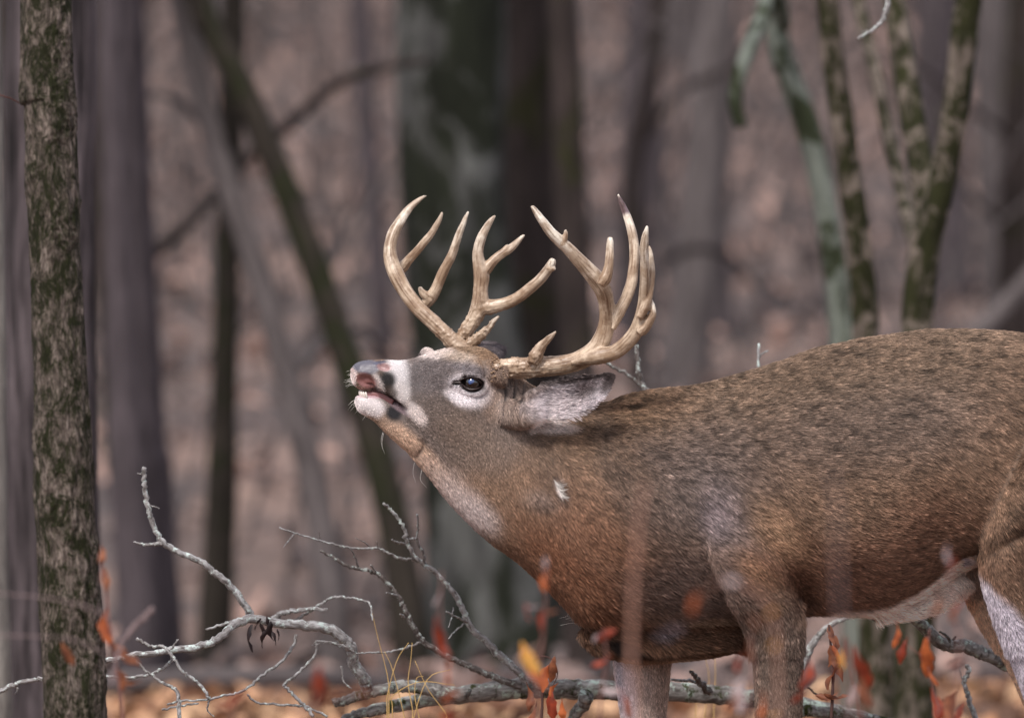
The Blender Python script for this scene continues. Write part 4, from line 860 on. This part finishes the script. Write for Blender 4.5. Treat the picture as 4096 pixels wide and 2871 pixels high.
# the long mottled log lying behind the forelegs, its left end forked
log_path = [(560, 1500), (640, 1468), (760, 1440), (900, 1410), (1100, 1370), (1300, 1345), (1500, 1318), (1680, 1300), (1850, 1305), (2050, 1312), (2250, 1318), (2450, 1320), (2700, 1330), (2950, 1352), (3300, 1395), (3700, 1480), (4100, 1590)]
a = Acc(); w = twig(a, Z2, log_path, (22, 28, 36, 42, 48, 54, 60, 62, 60, 60, 60, 60, 60, 58, 56, 50, 40), 0, Y0=.34, Y1=.55, seg=22)
V, F, G = a.get(); LOG = empty('fallen_branch', 'long lichen-mottled dead limb lying low behind the forelegs', 'branch', w[8]); mobj('main_stem', V, F, M['log'], LOG, vec=G)
for pts, r0, r1 in (([(510, 1392), (600, 1372), (720, 1335), (850, 1305), (950, 1290), (1080, 1305), (1200, 1330), (1330, 1345)], 28, 44), ([(2060, 1340), (2040, 1400), (2000, 1450), (1960, 1520)], 46, 30)):
    a = Acc(); twig(a, Z2, pts, r0, r1, Y0=.31, Y1=.36, seg=16); V, F, G = a.get(); mobj('fork', V, F, M['log'], LOG, vec=G)
for Z, pts, r0, r1 in ((Z2, [(1660, 1290), (1560, 1260), (1440, 1210), (1300, 1150), (1190, 1100), (1080, 1030), (1020, 960), (975, 880), (940, 800), (905, 740), (850, 670), (780, 600), (680, 575), (570, 545), (510, 500), (430, 465)], 22, 8),
    (Z2, [(1700, 1270), (1640, 1200), (1540, 1110), (1440, 1010), (1350, 930), (1310, 830), (1250, 730), (1170, 630), (1070, 550), (1000, 490), (960, 400), (930, 300), (870, 220), (815, 170)], 26, 8),
    (Z3, [(1960, 975), (1900, 920), (1850, 860), (1800, 805)], 30, 14), (Z3, [(1920, 900), (1800, 885), (1640, 870)], 16, 11)):
    a = Acc(); twig(a, Z, pts, r0, r1, Y0=.35, Y1=.25); V, F, G = a.get(); br = mobj('branch', V, F, M['dark_branch' if pts[0] in ((1660, 1290), (1960, 975)) else 'branch'], LOG, vec=G)
    subs = {(1660, 1290): [([(665, 570), (650, 520), (625, 465), (600, 440)], 6, 3), ([(780, 600), (755, 570), (740, 548)], 6, 4), ([(905, 740), (870, 730), (835, 718)], 8, 4), ([(1040, 1025), (960, 1055), (850, 1080), (740, 1085), (650, 1090)], 8, 5), ([(650, 1090), (560, 1050), (470, 1025), (380, 1040)], 5, 3), ([(650, 1075), (560, 1030), (410, 1012)], 5, 3), ([(945, 870), (920, 850)], 7, 5)],
            (1700, 1270): [([(1010, 515), (930, 510), (850, 480), (780, 445), (680, 450), (590, 440), (480, 415), (380, 385), (280, 355), (180, 318)], 9, 4), ([(270, 358), (235, 400), (205, 440)], 4, 2), ([(1075, 545), (1060, 480), (1025, 400), (1030, 310), (1022, 240)], 9, 6), ([(975, 395), (1020, 385)], 8, 6), ([(950, 420), (900, 410), (868, 396)], 7, 4), ([(740, 445), (700, 410), (645, 385)], 3.5, 2), ([(780, 445), (775, 405)], 3, 2), ([(430, 395), (422, 345)], 3, 1.5), ([(1330, 900), (1270, 870), (1200, 832)], 8, 5), ([(1310, 910), (1250, 960), (1215, 1000)], 6, 3), ([(1245, 810), (1235, 870), (1215, 930)], 4, 2.5)]}.get(pts[0], ())
    for sp, s0, s1 in subs:
        a = Acc(); twig(a, Z2, sp, s0, s1, Y0=.29, Y1=.22, seg=6); V, F, G = a.get(); mobj('twig', V, F, M['branch'], br, vec=G)
# the crooked thick pale bough curving down to the log's end
limb_obj('fallen_branch', 'crooked pale bough with an upright fork, arching over the leaves left of the deer', 'branch', M['branch'],
    T(Z1, [(2110, 1440), (2085, 1380), (2030, 1290), (2020, 1210), (1960, 1140), (1860, 1090), (1700, 1075), (1560, 1060), (1440, 1040), (1340, 1075), (1270, 1140), (1170, 1190), (1010, 1215), (900, 1235), (780, 1245), (620, 1275), (480, 1310)], 36, 14, Y0=.28, Y1=.02, seg=14),
    [T(Z1, [(1440, 1035), (1425, 985), (1350, 880), (1250, 790), (1150, 710), (1030, 660), (940, 605), (880, 500), (845, 380), (828, 260), (830, 170)], 22, 13, Y0=.22, Y1=.16, seg=10),
     T(Z1, [(930, 605), (860, 612), (768, 600)], 14, 5, Y0=.18), T(Z1, [(850, 385), (885, 395), (915, 405)], 5, 3, Y0=.17), T(Z1, [(826, 215), (805, 208), (788, 205)], 5, 3, Y0=.17),
     T(Z1, [(1420, 1040), (1310, 1065), (1180, 1100)], 16, 5, Y0=.16), T(Z1, [(1560, 1040), (1650, 1000), (1760, 985), (1880, 985)], 16, 9, Y0=.24, Y1=.2),
     T(Z1, [(1680, 1060), (1760, 1010), (1850, 950), (1920, 915), (2020, 920), (2110, 940), (2130, 980), (2140, 1050)], 9, 5, Y0=.24, Y1=.15), T(Z1, [(2030, 1230), (1980, 1195), (1830, 1165), (1800, 1190)], 6, 4, Y0=.2),
     T(Z1, [(1700, 1130), (1680, 1200), (1620, 1280), (1500, 1370), (1400, 1450), (1280, 1480), (1200, 1500), (1050, 1510), (960, 1530)], 9, 6, Y0=.24, Y1=.1),
     T(Z1, [(1820, 1180), (1800, 1260), (1700, 1360), (1635, 1410), (1650, 1440), (1740, 1530), (1800, 1600)], 7, 10, Y0=.1),
     T(Z1, [(1420, 1470), (1480, 1520), (1600, 1530), (1740, 1540), (1880, 1600)], 6, 7, Y0=.12), T(Z1, [(1960, 1310), (1975, 1400), (2020, 1440)], 6, 4, Y0=.2)])
limb_obj('fallen_branch', 'slender grey dead stick reaching down right from the slim mossy tree', 'branch', M['branch'],
    T(Z1, [(640, 1370), (760, 1375), (850, 1360), (940, 1320), (985, 1270), (970, 1220)], 9, 9, Y0=.1),
    [T(Z1, [(780, 1280), (860, 1355), (930, 1405), (1000, 1440), (1025, 1500), (1030, 1620), (1020, 1800)], 6, 14, Y0=.05), T(Z1, [(785, 1150), (870, 1195), (940, 1200), (1000, 1270), (1060, 1350), (1130, 1400), (1180, 1460), (1200, 1500)], 9, 9, Y0=.02), T(Z1, [(985, 1215), (1005, 1180), (1025, 1155)], 6, 4, Y0=.02),
     T(Z1, [(930, 1560), (1050, 1535), (1140, 1525)], 6, 6, Y0=.05), T(Z1, [(1205, 1500), (1190, 1560), (1230, 1600)], 6, 3, Y0=.05)])
limb_obj('fallen_branch', 'thin bare stick entering from the left edge behind the slim mossy tree', 'branch', M['branch'],
    T(Z1, [(-120, 1500), (0, 1455), (80, 1420), (150, 1395), (260, 1380), (420, 1375), (640, 1372)], 14, 9, Y0=.15, Y1=.1), [T(Z1, [(95, 1415), (100, 1450), (85, 1470)], 6, 4, Y0=.15)])
limb_obj('dead_stem', 'blurred pale stub of a stem leaning right, beside the base of the slim mossy tree', 'stem', M['stem_grey'],
    T(Z1, [(640, 1420), (690, 1200), (740, 1120), (820, 1040), (880, 980)], 9, 13, Y0=-2.4), [T(Z1, [(690, 1200), (600, 1020), (420, 950), (240, 915), (0, 895), (-60, 890)], 3.5, 3, Y0=-2.6), T(Z1, [(620, 1250), (480, 1180), (330, 1145), (0, 1135), (-60, 1135)], 3, 3, Y0=-2.6)])
# limb under the belly, and its stubs
limb_obj('fallen_branch', 'stout mottled dead limb slanting down right beneath the belly', 'branch', M['log'],
    T(Z4, [(900, 640), (1050, 590), (1170, 575), (1270, 620), (1380, 710), (1480, 820), (1600, 880), (1740, 880), (1860, 930), (2000, 980), (2150, 1060), (2400, 1160), (2800, 1350), (3200, 1700)], (16, 40, 46, 52, 56, 58, 60, 62, 62, 62, 62, 60, 60, 58), 0, Y0=.30, Y1=.42, seg=16),
    [T(Z4, [(1620, 840), (1570, 780), (1515, 745)], 18, 9, Y0=.3), T(Z4, [(1640, 830), (1670, 790)], 12, 8, Y0=.3)])
limb_obj('fallen_branch', 'pale blue-grey twig curving up from the bottom edge between belly and hind leg', 'branch', M['branch'],
    T(Z4, [(1900, 1900), (1850, 1560), (1800, 1420), (1770, 1300), (1740, 1200), (1790, 1110), (1770, 1050)], 26, 20, Y0=.5), [T(Z4, [(1740, 1230), (1715, 1150), (1700, 1080)], 8, 4, Y0=.5)])
limb_obj('fallen_branch', 'short curved dead bough end behind the near foreleg, under the belly', 'branch', M['branch'],
    T(Z4, [(100, 1500), (240, 1100), (300, 960), (370, 830), (470, 720), (620, 640), (800, 560)], 50, 16, Y0=.6), [T(Z4, [(300, 1260), (390, 1330), (480, 1380)], 9, 12, Y0=.3)], sub_mat=M['dark_branch'])
limb_obj('fallen_branch', 'lichen-spotted dead limb lying along the bottom edge right of the near foreleg', 'branch', M['log'],
    T(Z4, [(40, 1500), (200, 1480), (340, 1480), (560, 1500), (750, 1530), (950, 1560), (1200, 1620), (1700, 1800)], 60, 30, Y0=.45, seg=16), [])
limb_obj('fallen_branch', 'bare twig poking above the back of the deer behind its ear', 'branch', M['dark_branch'],
    ((Z1, [(4120, 0), (3830, -170), (3760, -230), (3690, -290), (3665, -400), (3655, -530)], 30, 12), dict(Y0=.5)), [T(Z1, [(3690, -290), (3600, -360), (3480, -430), (3380, -470)], 12, 8, Y0=.5), T(Z1, [(4120, 0), (4300, 900), (4400, 1900), (4400, 2500)], 30, 34, Y0=.5)])
limb_obj('fallen_branch', 'small white twig tip showing over the deer\'s shoulder', 'branch', M['branch'],
    ((Z1, [(4420, 900), (4370, 0), (4352, -180), (4354, -350), (4356, -540)], 14, 7), dict(Y0=.55)), [T(Z1, [(4358, -460), (4390, -490), (4412, -500)], 6, 5, Y0=.55), T(Z1, [(4420, 900), (4440, 1900), (4440, 2500)], 14, 16, Y0=.55)])
limb_obj('hanging_twig', 'white crooked twig hanging in from the top edge near the forked tree', 'twig', M['branch'],
    ((Z1, [(5100, -4500), (5120, -3200), (5100, -2650), (5098, -2500), (5075, -2410), (5020, -2345), (4960, -2310), (4925, -2290)], 22, 6), dict(Y0=1.0)), [T(Z1, [(5000, -2330), (4975, -2335), (4950, -2325)], 5, 3, Y0=1.0)])
# dead leaves caught on the crooked bough
def leafshape(acc, c, d, n, Lh, Wd, curl, seed):
    r = np.random.default_rng(seed); m = 9; t = np.linspace(0, 1, m); d = np.array(d, float); d /= np.linalg.norm(d); n = np.array(n, float); n -= d*n.dot(d); n /= np.linalg.norm(n); b = np.cross(d, n)
    ax = np.array(c)+d*(t[:, None]-0)*Lh+n*(np.sin(t*3*curl+r.random())*Lh*.16*curl)[:, None]+b*(np.sin(t*4+r.random()*6)*Lh*.07)[:, None]
    wv = Wd*.5*np.sin(np.pi*np.clip(t, .02, .98))**.7*(1+.2*np.sin(t*17+r.random()*6)); V = []
    for k in range(m):
        tw = curl*1.6*t[k]*(1 if seed % 2 else -1); bb = b*math.cos(tw)+n*math.sin(tw); nn = np.cross(d, bb)
        for s, l in ((-1, .35), (-.5, .1), (0, 0), (.5, .1), (1, .35)): V.append(ax[k]+bb*s*wv[k]+nn*l*wv[k]*1.1)
    V = np.array(V); i = np.arange(m-1)[:, None]*5; j = np.arange(4)[None]; F = np.stack([i+j, i+j+1, i+6+j, i+5+j], -1).reshape(-1, 4)
    acc.add(V, F)
def leaf(parent, sx, sy, Y, size, ang, mat, curl=.6, w=.45, seed=1, name='leaf'):
    """one leaf centred on a photograph pixel, size in photograph pixels, ang degrees from straight up"""
    k = (DIST+Y)/DIST; Lh = size/S*k; a = R(ang); d = np.array([math.sin(a), .25*math.cos(seed*3.), math.cos(a)]); c = P(sx, sy, Y)-d*Lh/2
    rr = random.Random(seed*13+int(sx)); ac = Acc(); leafshape(ac, c, d, (rr.uniform(-.7, .7), -1, rr.uniform(-.3, .3)), Lh, Lh*w, curl, seed)
    V, F, G = ac.get(); o = mobj(name, V, F, mat, parent); return o
cl = empty('leaf_clump', 'dark shrivelled leaves hanging from the crooked pale bough', 'dead leaves', P(*Z1(1500, 1040), .14))
for x, y, s, an in ((1440, 1150, 150, 182), (1500, 1110, 90, 175), (1520, 1150, 110, 190), (1560, 1110, 110, 170), (1575, 1150, 80, 160), (1480, 1070, 70, 200), (1545, 1060, 70, 150), (1595, 1130, 60, 185)):
    q_ = Z1(x, y); leaf(cl, q_[0], q_[1], .12, s*.75, an, M['leaf_dark'], 1.2, .38, seed=int(x) % 17)
# ---------------------------------------------------------------- foreground and near saplings with autumn leaves
def sapling(label, Y, stem, r, mat, lvs, side=(), name='sapling'):
    """stem in full-view pixels (x,y); lvs: x, y, size, angle, material"""
    D = 1.784; Y = Y*1.3 if Y < -1 else Y; pts = [P(x*D, y*D, Y) for x, y in stem]; b = pts[-1]; g = float(gz(b[0], Y)); 
    if b[2] > g: pts += [np.array([b[0]*.995, Y, (b[2]+g)/2]), np.array([b[0], Y, g-.02])]
    pts = np.array(pts)[::-1]; n = len(pts)*6; w = crom(pts, n); k = (DIST+Y)/DIST; rr = np.linspace(r*1.4, r*.7, n)*D/S*k
    root = empty(name, label, 'sapling', (w[0, 0], Y, g)); V, F, G = tube(w, rr, 7, rough=.1, rs=60); mobj('stem', V, F, mat, root)
    for sp in side:
        w2 = crom([P(x*D, y*D, Y) for x, y in sp], len(sp)*6); V, F, G = tube(w2, np.linspace(r*.6, r*.3, len(w2))*D/S*k, 5); mobj('side_stem', V, F, mat, root)
    for i, (x, y, s, an, m) in enumerate(lvs): 
        leaf(root, x*D, y*D, Y, s*D, an, M[m], .7+.7*((i*7) % 3)/2, .36, seed=i+3)
    return root
sapling('tall blurred pinkish stem crossing the deer\'s brisket', -3.6, [(1446, 1085), (1430, 1200), (1420, 1330), (1416, 1480), (1420, 1620)], 5.5, M['stem_pale'], [])
sapling('blurred mauve stem in front of the ribs of the deer', -4.3, [(1860, 1050), (1875, 1120), (1880, 1250), (1884, 1380), (1900, 1620)], 3.2, M['stem_grey'], [(1918, 1540, 120, 5, 'leaf_brown'), (1900, 1500, 60, 20, 'leaf_red')])
sapling('pale curved stem with small cream leaves in front of the near foreleg', -3.4, [(1640, 1300), (1690, 1320), (1730, 1370), (1742, 1450), (1746, 1620)], 3.4, M['stem_pale'], [(1640, 1302, 44, 100, 'leaf_pale'), (1735, 1372, 34, 60, 'leaf_yellow'), (1737, 1440, 30, 20, 'leaf_yellow'), (1560, 1352, 56, 30, 'leaf_orange'), (1700, 1395, 40, 120, 'leaf_brown')], side=[[(1640, 1300), (1600, 1310), (1560, 1355)]])
sapling('sapling with blurred red leaves just in front of the brisket', -2.2, [(1222, 1250), (1224, 1330), (1218, 1420), (1208, 1500), (1204, 1620)], 3, M['stem'],
    [(1222, 1262, 34, 10, 'leaf_pale'), (1226, 1300, 54, 5, 'leaf_orange'), (1184, 1372, 40, 150, 'leaf_red'), (1218, 1385, 46, 20, 'leaf_red'), (1214, 1402, 50, 160, 'leaf_red'), (1198, 1360, 34, 90, 'leaf_pale'), (1186, 1480, 92, -18, 'leaf_yellow'), (1204, 1510, 76, -25, 'leaf_orange'), (1240, 1370, 30, 70, 'leaf_brown')])
sapling('sapling with curled brown leaves standing nearly in focus before the long mottled limb', -.5, [(1197, 1478), (1214, 1530), (1216, 1580), (1214, 1625)], 3.2, M['vine'],
    [(1238, 1498, 62, 15, 'leaf_brown'), (1242, 1545, 40, 30, 'leaf_orange'), (1184, 1560, 62, -5, 'leaf_brown'), (1226, 1520, 66, 20, 'leaf_orange'), (1190, 1600, 60, 20, 'leaf_brown'), (1262, 1590, 56, -10, 'leaf_orange'), (1236, 1580, 70, 4, 'leaf_red')], side=[[(1197, 1480), (1215, 1470), (1240, 1480), (1250, 1510), (1240, 1535), (1232, 1545)]])
sapling('thin stem with red leaves in front of the breast tuft of the deer', -1.9, [(1352, 1410), (1360, 1480), (1350, 1540), (1345, 1620)], 2.6, M['stem'], [(1358, 1420, 56, 70, 'leaf_red'), (1340, 1428, 30, 40, 'leaf_pale'), (1348, 1480, 52, 50, 'leaf_red'), (1372, 1546, 50, -70, 'leaf_pale'), (1398, 1575, 74, -28, 'leaf_red')])
sapling('blurred red-leaved sapling before the near foreleg', -2.4, [(1684, 1420), (1690, 1500), (1680, 1560), (1678, 1620)], 2.6, M['stem'], [(1682, 1455, 60, 8, 'leaf_brown'), (1660, 1484, 52, 25, 'leaf_red'), (1706, 1582, 66, -6, 'leaf_orange'), (1664, 1560, 84, 12, 'leaf_pale'), (1640, 1570, 60, 20, 'leaf_brown'), (1736, 1600, 30, 80, 'leaf_yellow')])
sapling('dead stalk of crumpled brown leaves hanging just right of the near foreleg', -.25, [(1858, 1400), (1862, 1440), (1868, 1500), (1866, 1570), (1864, 1620)], 3.5, M['vine'],
    [(1866, 1430, 60, 176, 'leaf_brown'), (1874, 1478, 70, 172, 'leaf_orange'), (1870, 1512, 70, 186, 'leaf_brown'), (1860, 1470, 50, 190, 'leaf_brown'), (1854, 1556, 50, 80, 'leaf_brown'), (1876, 1560, 60, 100, 'leaf_brown'), (1880, 1500, 60, 165, 'leaf_brown'), (1872, 1445, 44, 185, 'leaf_brown')])
sapling('sapling with drooping red-brown leaves under the belly', -1.9, [(1898, 1430), (1910, 1500), (1924, 1560), (1930, 1620)], 3, M['stem'], [(1930, 1490, 110, -12, 'leaf_red'), (1946, 1540, 96, -6, 'leaf_brown'), (1908, 1545, 80, 10, 'leaf_pale'), (1898, 1450, 60, 0, 'leaf_brown'), (1806, 1510, 70, 20, 'leaf_red'), (1792, 1560, 50, 50, 'leaf_red'), (1886, 1478, 44, 0, 'leaf_yellow')])
sapling('upright stem with a twisted bright orange leaf left of the hind leg', -1.1, [(2084, 1410), (2080, 1480), (2094, 1550), (2106, 1620)], 2.4, M['stem'], [(2076, 1470, 96, 4, 'leaf_orange'), (2090, 1510, 60, -18, 'leaf_orange'), (2096, 1580, 80, -4, 'leaf_red'), (2134, 1590, 90, 20, 'leaf_brown'), (2008, 1422, 60, 0, 'leaf_orange'), (2026, 1456, 66, 10, 'leaf_red'), (2150, 1600, 60, 30, 'leaf_red')], side=[[(2080, 1480), (2040, 1450), (2010, 1420)]])
sapling('thin stems with small red leaves before the flank and hind leg', -2.5, [(2126, 1230), (2134, 1330), (2150, 1440), (2146, 1540), (2140, 1620)], 2.4, M['stem'], [(2136, 1262, 40, 40, 'leaf_red'), (2126, 1240, 50, 0, 'leaf_pale'), (2150, 1352, 46, 20, 'leaf_red'), (2140, 1372, 44, 30, 'leaf_orange'), (2100, 1348, 70, 3, 'leaf_brown'), (2144, 1484, 50, 75, 'leaf_red'), (2134, 1380, 34, -10, 'leaf_brown')])
sapling('blurred sapling with a large red leaf before the dead branches', -2.2, [(990, 1280), (988, 1400), (1004, 1500), (1012, 1620)], 2.4, M['stem'], [(984, 1420, 96, 0, 'leaf_red'), (1000, 1450, 50, -30, 'leaf_red'), (1002, 1505, 60, -20, 'leaf_orange'), (1012, 1562, 52, 70, 'leaf_orange'), (980, 1340, 40, 10, 'leaf_pale'), (1016, 1605, 60, 80, 'leaf_red')])
sapling('blurred dark red leaf stalk before the cut end of the fork', -2.8, [(718, 1480), (712, 1540), (706, 1620)], 2.4, M['stem'], [(714, 1530, 92, 8, 'leaf_red'), (760, 1560, 56, 70, 'leaf_brown'), (820, 1548, 60, 80, 'leaf_brown')])
sapling('blurred crimson leaf low between the slim mossy tree and the fork', -2.6, [(548, 1550), (525, 1590), (520, 1640)], 2.4, M['stem'], [(520, 1572, 60, 60, 'leaf_red'), (546, 1558, 30, 40, 'leaf_red'), (500, 1580, 40, 90, 'leaf_red')])
sapling('orange-leaved vine stem climbing beside the base of the slim mossy tree', -1.5, [(222, 1240), (238, 1320), (246, 1400), (262, 1500), (276, 1620)], 3.4, M['stem'], [(238, 1300, 60, 176, 'leaf_brown'), (242, 1400, 90, -6, 'leaf_orange'), (226, 1240, 50, 10, 'leaf_brown'), (288, 1468, 70, -42, 'leaf_brown'), (268, 1520, 60, -20, 'leaf_brown'), (300, 1530, 40, 80, 'leaf_brown'), (150, 1465, 60, -20, 'leaf_brown'), (262, 1448, 50, -60, 'leaf_brown')])
# ---------------------------------------------------------------- dry grass
def grass(label, blades, Y):
    root = empty('grass_tuft', label, 'grass', (*P(blades[0][0][0]*1.784, 2871, Y)[:2], 0))
    for bl in blades:
        pts = [P(x*1.784, y*1.784, Y) for x, y in bl]; b = pts[0]; pts = [np.array([b[0], Y, .0]), np.array([b[0]*1.0, Y, b[2]*.5]), b*[1, 1, .93]]+pts
        w = crom(pts, 20); V, F, G = tube(w, np.linspace(.0015, .0005, 20), 4, rb=np.linspace(.0006, .0003, 20)); mobj('blade', V, F, M['straw'], root)
grass('dry yellow grass blades rising beside the forked end of the long limb', [[(872, 1580), (870, 1520), (845, 1420), (832, 1360)], [(868, 1560), (890, 1480), (916, 1440)], [(925, 1590), (915, 1530), (921, 1480), (924, 1440)], [(930, 1600), (960, 1520), (1010, 1500)], [(905, 1600), (880, 1500), (862, 1460)], [(940, 1610), (930, 1560), (934, 1520), (950, 1515)], [(1000, 1600), (960, 1545), (930, 1480)], [(880, 1560), (940, 1528), (1020, 1535)]], .2)
grass('faint dry grass blades between the forelegs of the deer', [[(1560, 1600), (1562, 1540), (1550, 1500)], [(1600, 1610), (1604, 1500), (1598, 1440)], [(1580, 1600), (1590, 1520), (1580, 1470)]], .9)
limb_obj('bare_twig', 'thin brown twig crossing in from the left edge to the slim mossy tree', 'twig', M['stem'],
    ((Z1, [(-160, -2010), (0, -1965), (60, -1945), (125, -1915)], 4, 3), dict(Y0=-.8, Y1=-.72)), [])
